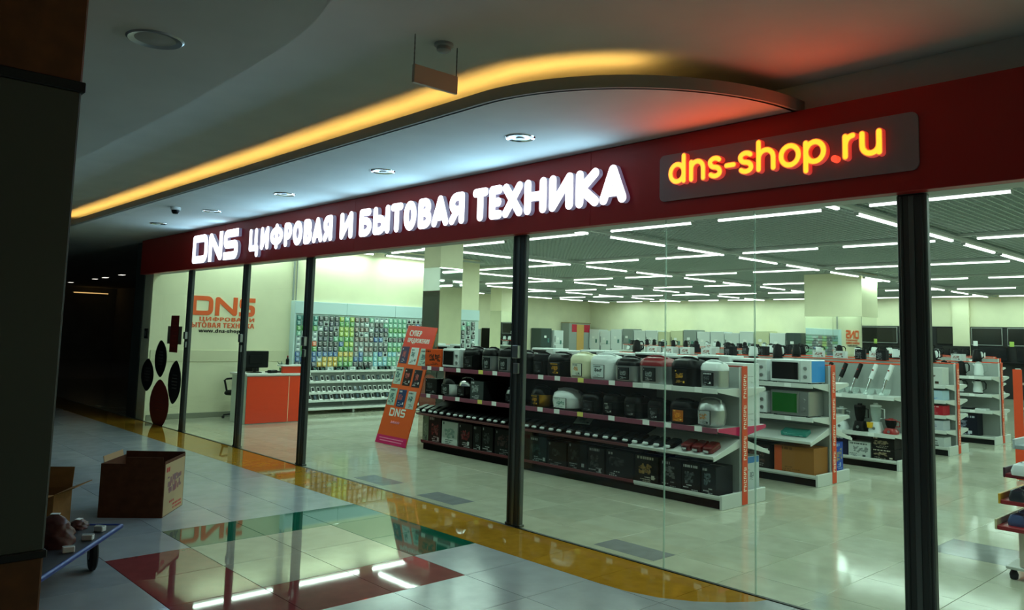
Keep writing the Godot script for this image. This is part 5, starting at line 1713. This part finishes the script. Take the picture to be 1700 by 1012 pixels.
# ---------- stepped display at the right edge ----------
func make_near_display() -> void:
	var o := thing("stepped_display", "stepped white promotion stand with red and yellow tray fronts", "display stand", Vector3(-1.30, 0, -2.05))
	part(o, "pedestal", span(Vector3(-0.42, 0.09, -0.4), Vector3(0.6, 0.33, 0.3), 0.006), mat(rgb(206, 196, 184), 0.5))
	part(o, "foot_frame", span(Vector3(-0.50, 0.07, -0.42), Vector3(0.62, 0.09, 0.32), 0.004), M.shelf)
	for s in [[-0.46, 0.28], [-0.46, -0.38], [0.55, 0.28], [0.55, -0.38]]:
		part(o, "caster", turned([[0.0, 0.0], [0.025, 0.005], [0.03, 0.035], [0.015, 0.069]], 12), M.black, Vector3(s[0], 0, s[1]))
	var lev := [[0.33, -0.54, rgb(200, 190, 150), rgb(150, 24, 34)], [0.50, -0.53, rgb(220, 160, 20), rgb(150, 24, 34)], [0.68, -0.51, rgb(60, 20, 40), rgb(130, 18, 40)], [0.88, -0.46, rgb(190, 200, 206), rgb(160, 170, 176)]]
	for k in 4:
		var l: Array = lev[k]
		part(o, "tray", span(Vector3(l[1], l[0], -0.36 + k * 0.05), Vector3(0.55, l[0] + 0.03, 0.34 - k * 0.06), 0.004), mat(l[3], 0.4))
		part(o, "tray_front", span(Vector3(l[1] - 0.015, l[0] + 0.0, -0.36 + k * 0.05), Vector3(l[1], l[0] + 0.07, 0.34 - k * 0.06), 0.003), mat(l[2], 0.4))
		if k < 3:
			part(o, "riser", span(Vector3(l[1] + 0.25, l[0] + 0.03, -0.34), Vector3(0.5, l[0] + 0.17, 0.25 - k * 0.05)), M.shelf)
	part(o, "end_strip", span(Vector3(-0.30, 0.91, -0.05), Vector3(-0.26, 1.15, 0.02), 0.003), M.strip)
	var cols := [rgb(70, 84, 130), rgb(40, 40, 52), rgb(230, 234, 240)]
	for k in 3:
		for j in 3:
			var l: Array = lev[k]
			var p := thing("small_gadget", ["blue shiny gadget on the lowest tray of the stepped stand", "dark shiny gadget on the yellow tray of the stepped stand", "pale shiny gadget on the dark red tray of the stepped stand"][k] + ", %s from the glass" % nth(j), "gadget", Vector3(-1.30 + l[1] + 0.10, l[0] + 0.0305, -2.05 + 0.22 - j * 0.2), "gadgets on the stepped stand")
			part(p, "body", soft([[0.05, 0.06, 0.0], [0.055, 0.065, 0.03], [0.04, 0.05, 0.07], [0.01, 0.01, 0.085]]), mat(cols[k], 0.2))
			part(p, "button", turned([[0.014, 0.083], [0.0, 0.09]], 10), M.chrome)
	var g := thing("shelving_upright", "orange end strip on a white post behind the stepped stand", "shelving", Vector3(-2.95, 0, -6.6))
	part(g, "post", bx(0.05, 1.35, 0.06, 0.003), M.shelf)
	part(g, "end_strip", bx(0.10, 1.33, 0.006), M.strip, Vector3(0, 0.01, 0.034))
	part(g, "base", bx(0.06, 0.10, 0.8, 0.004), M.shelf, Vector3(0, 0, -0.45))
	for y in [0.55, 0.85, 1.15]:
		part(g, "shelf", span(Vector3(0.03, y, -0.4), Vector3(2.0, y + 0.025, 0.0), 0.003), M.shelf)

# ---------- corridor: column, cartons, trolley, far lamps ----------
func make_corridor_things() -> void:
	var c := thing("corridor_column", "square corridor column with a grey shaft between brown panels, at the corridor's edge", "column", Vector3(-4.07, 0, 4.275))
	part(c, "core", bx(0.72, 3.05, 0.86), M.dark)
	var grey := mat(rgb(78, 84, 76), 0.75)
	var brown := mottled(rgb(118, 70, 26), 0.2, 0.6, 1.5, 31)
	for f in [[0, 1, 0.90], [1, 0, 0.76], [0, -1, 0.90], [-1, 0, 0.76]]:
		var ry := atan2(f[0], f[1])
		var w := 0.74 if f[0] == 0 else 0.88
		var d: float = 0.43 if f[0] == 0 else 0.36
		for q in [["plinth_panel", 0.0, 0.655, brown], ["shaft_panel", 0.685, 2.58, grey], ["head_panel", 2.625, 3.055, brown]]:
			part(c, q[0], bx(w, q[2] - q[1], 0.02, 0.003), q[3], Vector3(f[0] * (d + 0.005), q[1], f[1] * (d + 0.005)), Vector3(0, ry, 0))
	part(c, "ledge", bx(0.775, 0.045, 0.915, 0.004), M.dark, Vector3(0, 2.58, 0))
	part(c, "ledge", bx(0.77, 0.03, 0.91, 0.004), M.dark, Vector3(0, 0.655, 0))
	# big open carton
	var b := thing("open_carton", "large open cardboard carton with a printed side, standing on the corridor floor", "carton", Vector3(-7.34, 0, 2.255), "", 0.0)
	var A := Vector3(-7.26, 0, 2.592) - Vector3(-7.34, 0, 2.255)
	var B := Vector3(-6.94, 0, 2.19) - Vector3(-7.34, 0, 2.255)
	var C := Vector3(-7.342, 0, 1.87) - Vector3(-7.34, 0, 2.255)
	var D := A + C - B
	var box_card := mottled(rgb(104, 62, 40), 0.2, 0.85, 2.0, 6, 0.3)
	var hs := [0.44, 0.46, 0.47, 0.44]
	var pts := [A, B, C, D]
	for k in 4:
		var p: Vector3 = pts[k]
		var q: Vector3 = pts[(k + 1) % 4]
		var mid := (p + q) / 2
		part(b, "side_wall", bx(p.distance_to(q), hs[k], 0.006), box_card, mid, Vector3(0, atan2(-(q - p).z, (q - p).x), 0))
	part(b, "bottom", bx(0.50, 0.006, 0.50), box_card, (A + B + C + D) / 4, Vector3(0, atan2(-(B - A).z, (B - A).x), 0))
	var pr := B + (C - B) / 2
	part(b, "side_print", sheet(0.49, 0.43), print_mat(80, rgb(190, 160, 120), rgb(190, 50, 44), rgb(120, 100, 110)), pr + Vector3(0, 0.22, 0) + Vector3((C - B).z, 0, -(C - B).x).normalized() * -0.0045, Vector3(0, atan2(-(C - B).z, (C - B).x), 0))
	part(b, "raised_flap", bx(0.30, 0.055, 0.005), box_card, A + (B - A) * 0.68 + Vector3(0, 0.44, 0), Vector3(0, atan2(-(B - A).z, (B - A).x), 0))
	part(b, "inner_flap", bx(0.40, 0.05, 0.005), mat(rgb(176, 136, 96), 0.8), D + (A - D) * 0.5 + Vector3(-0.01, 0.44, 0.0), Vector3(0.2, atan2(-(A - D).z, (A - D).x), 0))
	# small open carton behind the trolley
	var s := thing("open_carton", "small open brown carton with spread flaps behind the blue trolley", "carton", Vector3(-7.25, 0, 3.08), "", 0.95)
	for f in [[0, 1, 0.44], [1, 0, 0.34], [0, -1, 0.44], [-1, 0, 0.34]]:
		var ry := atan2(f[0], f[1])
		part(s, "side_wall", bx(f[2], 0.27, 0.005), M.card, Vector3(f[0] * 0.22, 0, f[1] * 0.17), Vector3(0, ry, 0))
		part(s, "flap", span(Vector3(-f[2] / 2, 0, -0.003), Vector3(f[2] / 2, 0.16, 0.003)), M.card, Vector3(f[0] * 0.222, 0.27, f[1] * 0.172), Vector3(1.2 if f[0] != 0 else (0.15 if f[1] < 0 else 1.5), ry, 0))
	part(s, "bottom", bx(0.43, 0.005, 0.33), M.card)
	# blue platform trolley
	var blue := mat(rgb(28, 52, 128), 0.4, 0.2)
	var t := thing("platform_trolley", "blue platform trolley on black wheels beside the corridor column", "trolley", Vector3(-5.62, 0, 3.30), "", -0.63)
	part(t, "platform", span(Vector3(-0.36, 0.245, -0.24), Vector3(0.84, 0.26, 0.24), 0.003), mat(rgb(40, 40, 44), 0.6))
	for e in [[Vector3(-0.38, 0.25, 0.25), Vector3(0.86, 0.25, 0.25)], [Vector3(-0.38, 0.25, -0.25), Vector3(0.86, 0.25, -0.25)], [Vector3(-0.38, 0.25, -0.25), Vector3(-0.38, 0.25, 0.25)], [Vector3(0.86, 0.25, -0.25), Vector3(0.86, 0.25, 0.25)]]:
		part(t, "frame_rail", pipe([e[0], e[1]], 0.016), blue)
	for w in [[-0.25, 0.14], [0.60, 0.14], [-0.25, -0.13], [0.60, -0.13]]:
		part(t, "wheel", turned([[0.0, -0.022], [0.085, -0.022], [0.10, -0.012], [0.10, 0.012], [0.085, 0.022], [0.0, 0.022]], 22), M.rubber, Vector3(w[0], 0.101, w[1]), Vector3(PI / 2, 0.5, 0))
		part(t, "hub", turned([[0.0, -0.024], [0.03, -0.024], [0.03, 0.024], [0.0, 0.024]], 14), M.metal2, Vector3(w[0], 0.101, w[1]), Vector3(PI / 2, 0.5, 0))
		part(t, "fork", bxs([[Vector3(w[0], 0.222, w[1]), Vector3(0.05, 0.044, 0.06), 0.004]]), M.metal2)
	# bundles on the trolley
	var wrap := mottled(rgb(104, 54, 46), 0.3, 0.5, 6.0, 33)
	var spots := [[0.42, 0.0, 0.26, 0.11], [0.17, -0.05, 0.19, 0.11], [-0.07, 0.05, 0.11, 0.09], [-0.27, -0.02, 0.06, 0.06]]
	for k in 4:
		var sp: Array = spots[k]
		var o := thing("wrapped_bundle", ["tall crumpled reddish brown bundle on the trolley, nearest the column", "crumpled reddish brown bundle, second from the column on the trolley", "low crumpled bundle, third from the column on the trolley", "smallest crumpled bundle at the trolley's outer end"][k], "bundle", t.transform * Vector3(sp[0], 0.2605, sp[1]), "bundles on the trolley", k * 0.7)
		var mb := MB.new()
		var rings := []
		for i in 9:
			var tt := i / 8.0
			var ring := []
			for j in 16:
				var a := TAU * j / 16.0
				var rad: float = sp[3] * sqrt(maxf(0.02, 1.0 - pow(tt, 3.0))) * (1.0 + 0.16 * sin(a * 3.0 + i * 0.9 + k) + 0.08 * sin(a * 7.0 - i * 1.7))
				ring.append(Vector3(cos(a) * rad, sp[2] * tt, sin(a) * rad * 0.8))
			rings.append(ring)
		mb.loft(rings)
		part(o, "wrapping", mb.mesh(), wrap)
		part(o, "label_sticker", bx(0.05, 0.003, 0.03), M.tag, Vector3(0.0, sp[2] * 1.0, 0.0), Vector3(0.05, 0.3, 0))
	for k in 3:
		var q: Vector3 = t.transform * [Vector3(-0.20, 0.2605, -0.18), Vector3(0.02, 0.2605, -0.19), Vector3(0.30, 0.2605, -0.19)][k]
		var o := thing("white_packet", "small white packet on the blue trolley's edge, %s from its outer end" % nth(k), "packet", q, "white packets on the trolley", 0.6 + k * 0.4)
		part(o, "body", bx(0.065, 0.035, 0.04, 0.004), M.white)
		part(o, "seal", bx(0.067, 0.004, 0.012), M.panel, Vector3(0, 0.033, 0))
	# lit lamps far down the dark hall
	var far := [[-25.4, -3.46, 0.32], [-27.9, -3.65, 0.3], [-30.2, -3.8, 0.3], [-31.6, -3.85, 0.2], [-35.4, -4.0, 0.26]]
	var gl := glow(Color(1.0, 0.98, 0.92), 1.4)
	for f in far:
		var o := thing("hall_lamp", "small lit ceiling lamp far down the dark hall, %s from the shop" % nth(far.find(f)), "lamp", Vector3(f[0], 3.25, f[1]), "lit lamps far down the hall")
		part(o, "housing", bx(f[2] + 0.06, 0.03, 0.2), M.white, Vector3(0, -0.03, 0))
		part(o, "light_panel", bx(f[2], 0.01, 0.14), gl, Vector3(0, -0.04, 0))
		area_light(o, Vector2(f[2], 0.14), 0.003, Color(1.0, 0.98, 0.92), Vector3(0, -0.042, 0), Basis(Vector3.RIGHT, -PI / 2))
	var ys := thing("hall_light_strip", "thin warm lit strip across the far end of the dark hall", "lamp", Vector3(-39.95, 2.95, -6.0))
	part(ys, "housing", bx(0.05, 0.08, 1.5), M.white, Vector3(-0.02, 0, 0))
	part(ys, "light_strip", bx(0.01, 0.03, 1.45), glow(Color(1.0, 0.8, 0.5), 0.9), Vector3(0.01, 0.025, 0))
	area_light(ys, Vector2(1.45, 0.03), 0.006, Color(1.0, 0.8, 0.5), Vector3(0.016, 0.04, 0), Basis(Vector3.UP, -PI / 2))
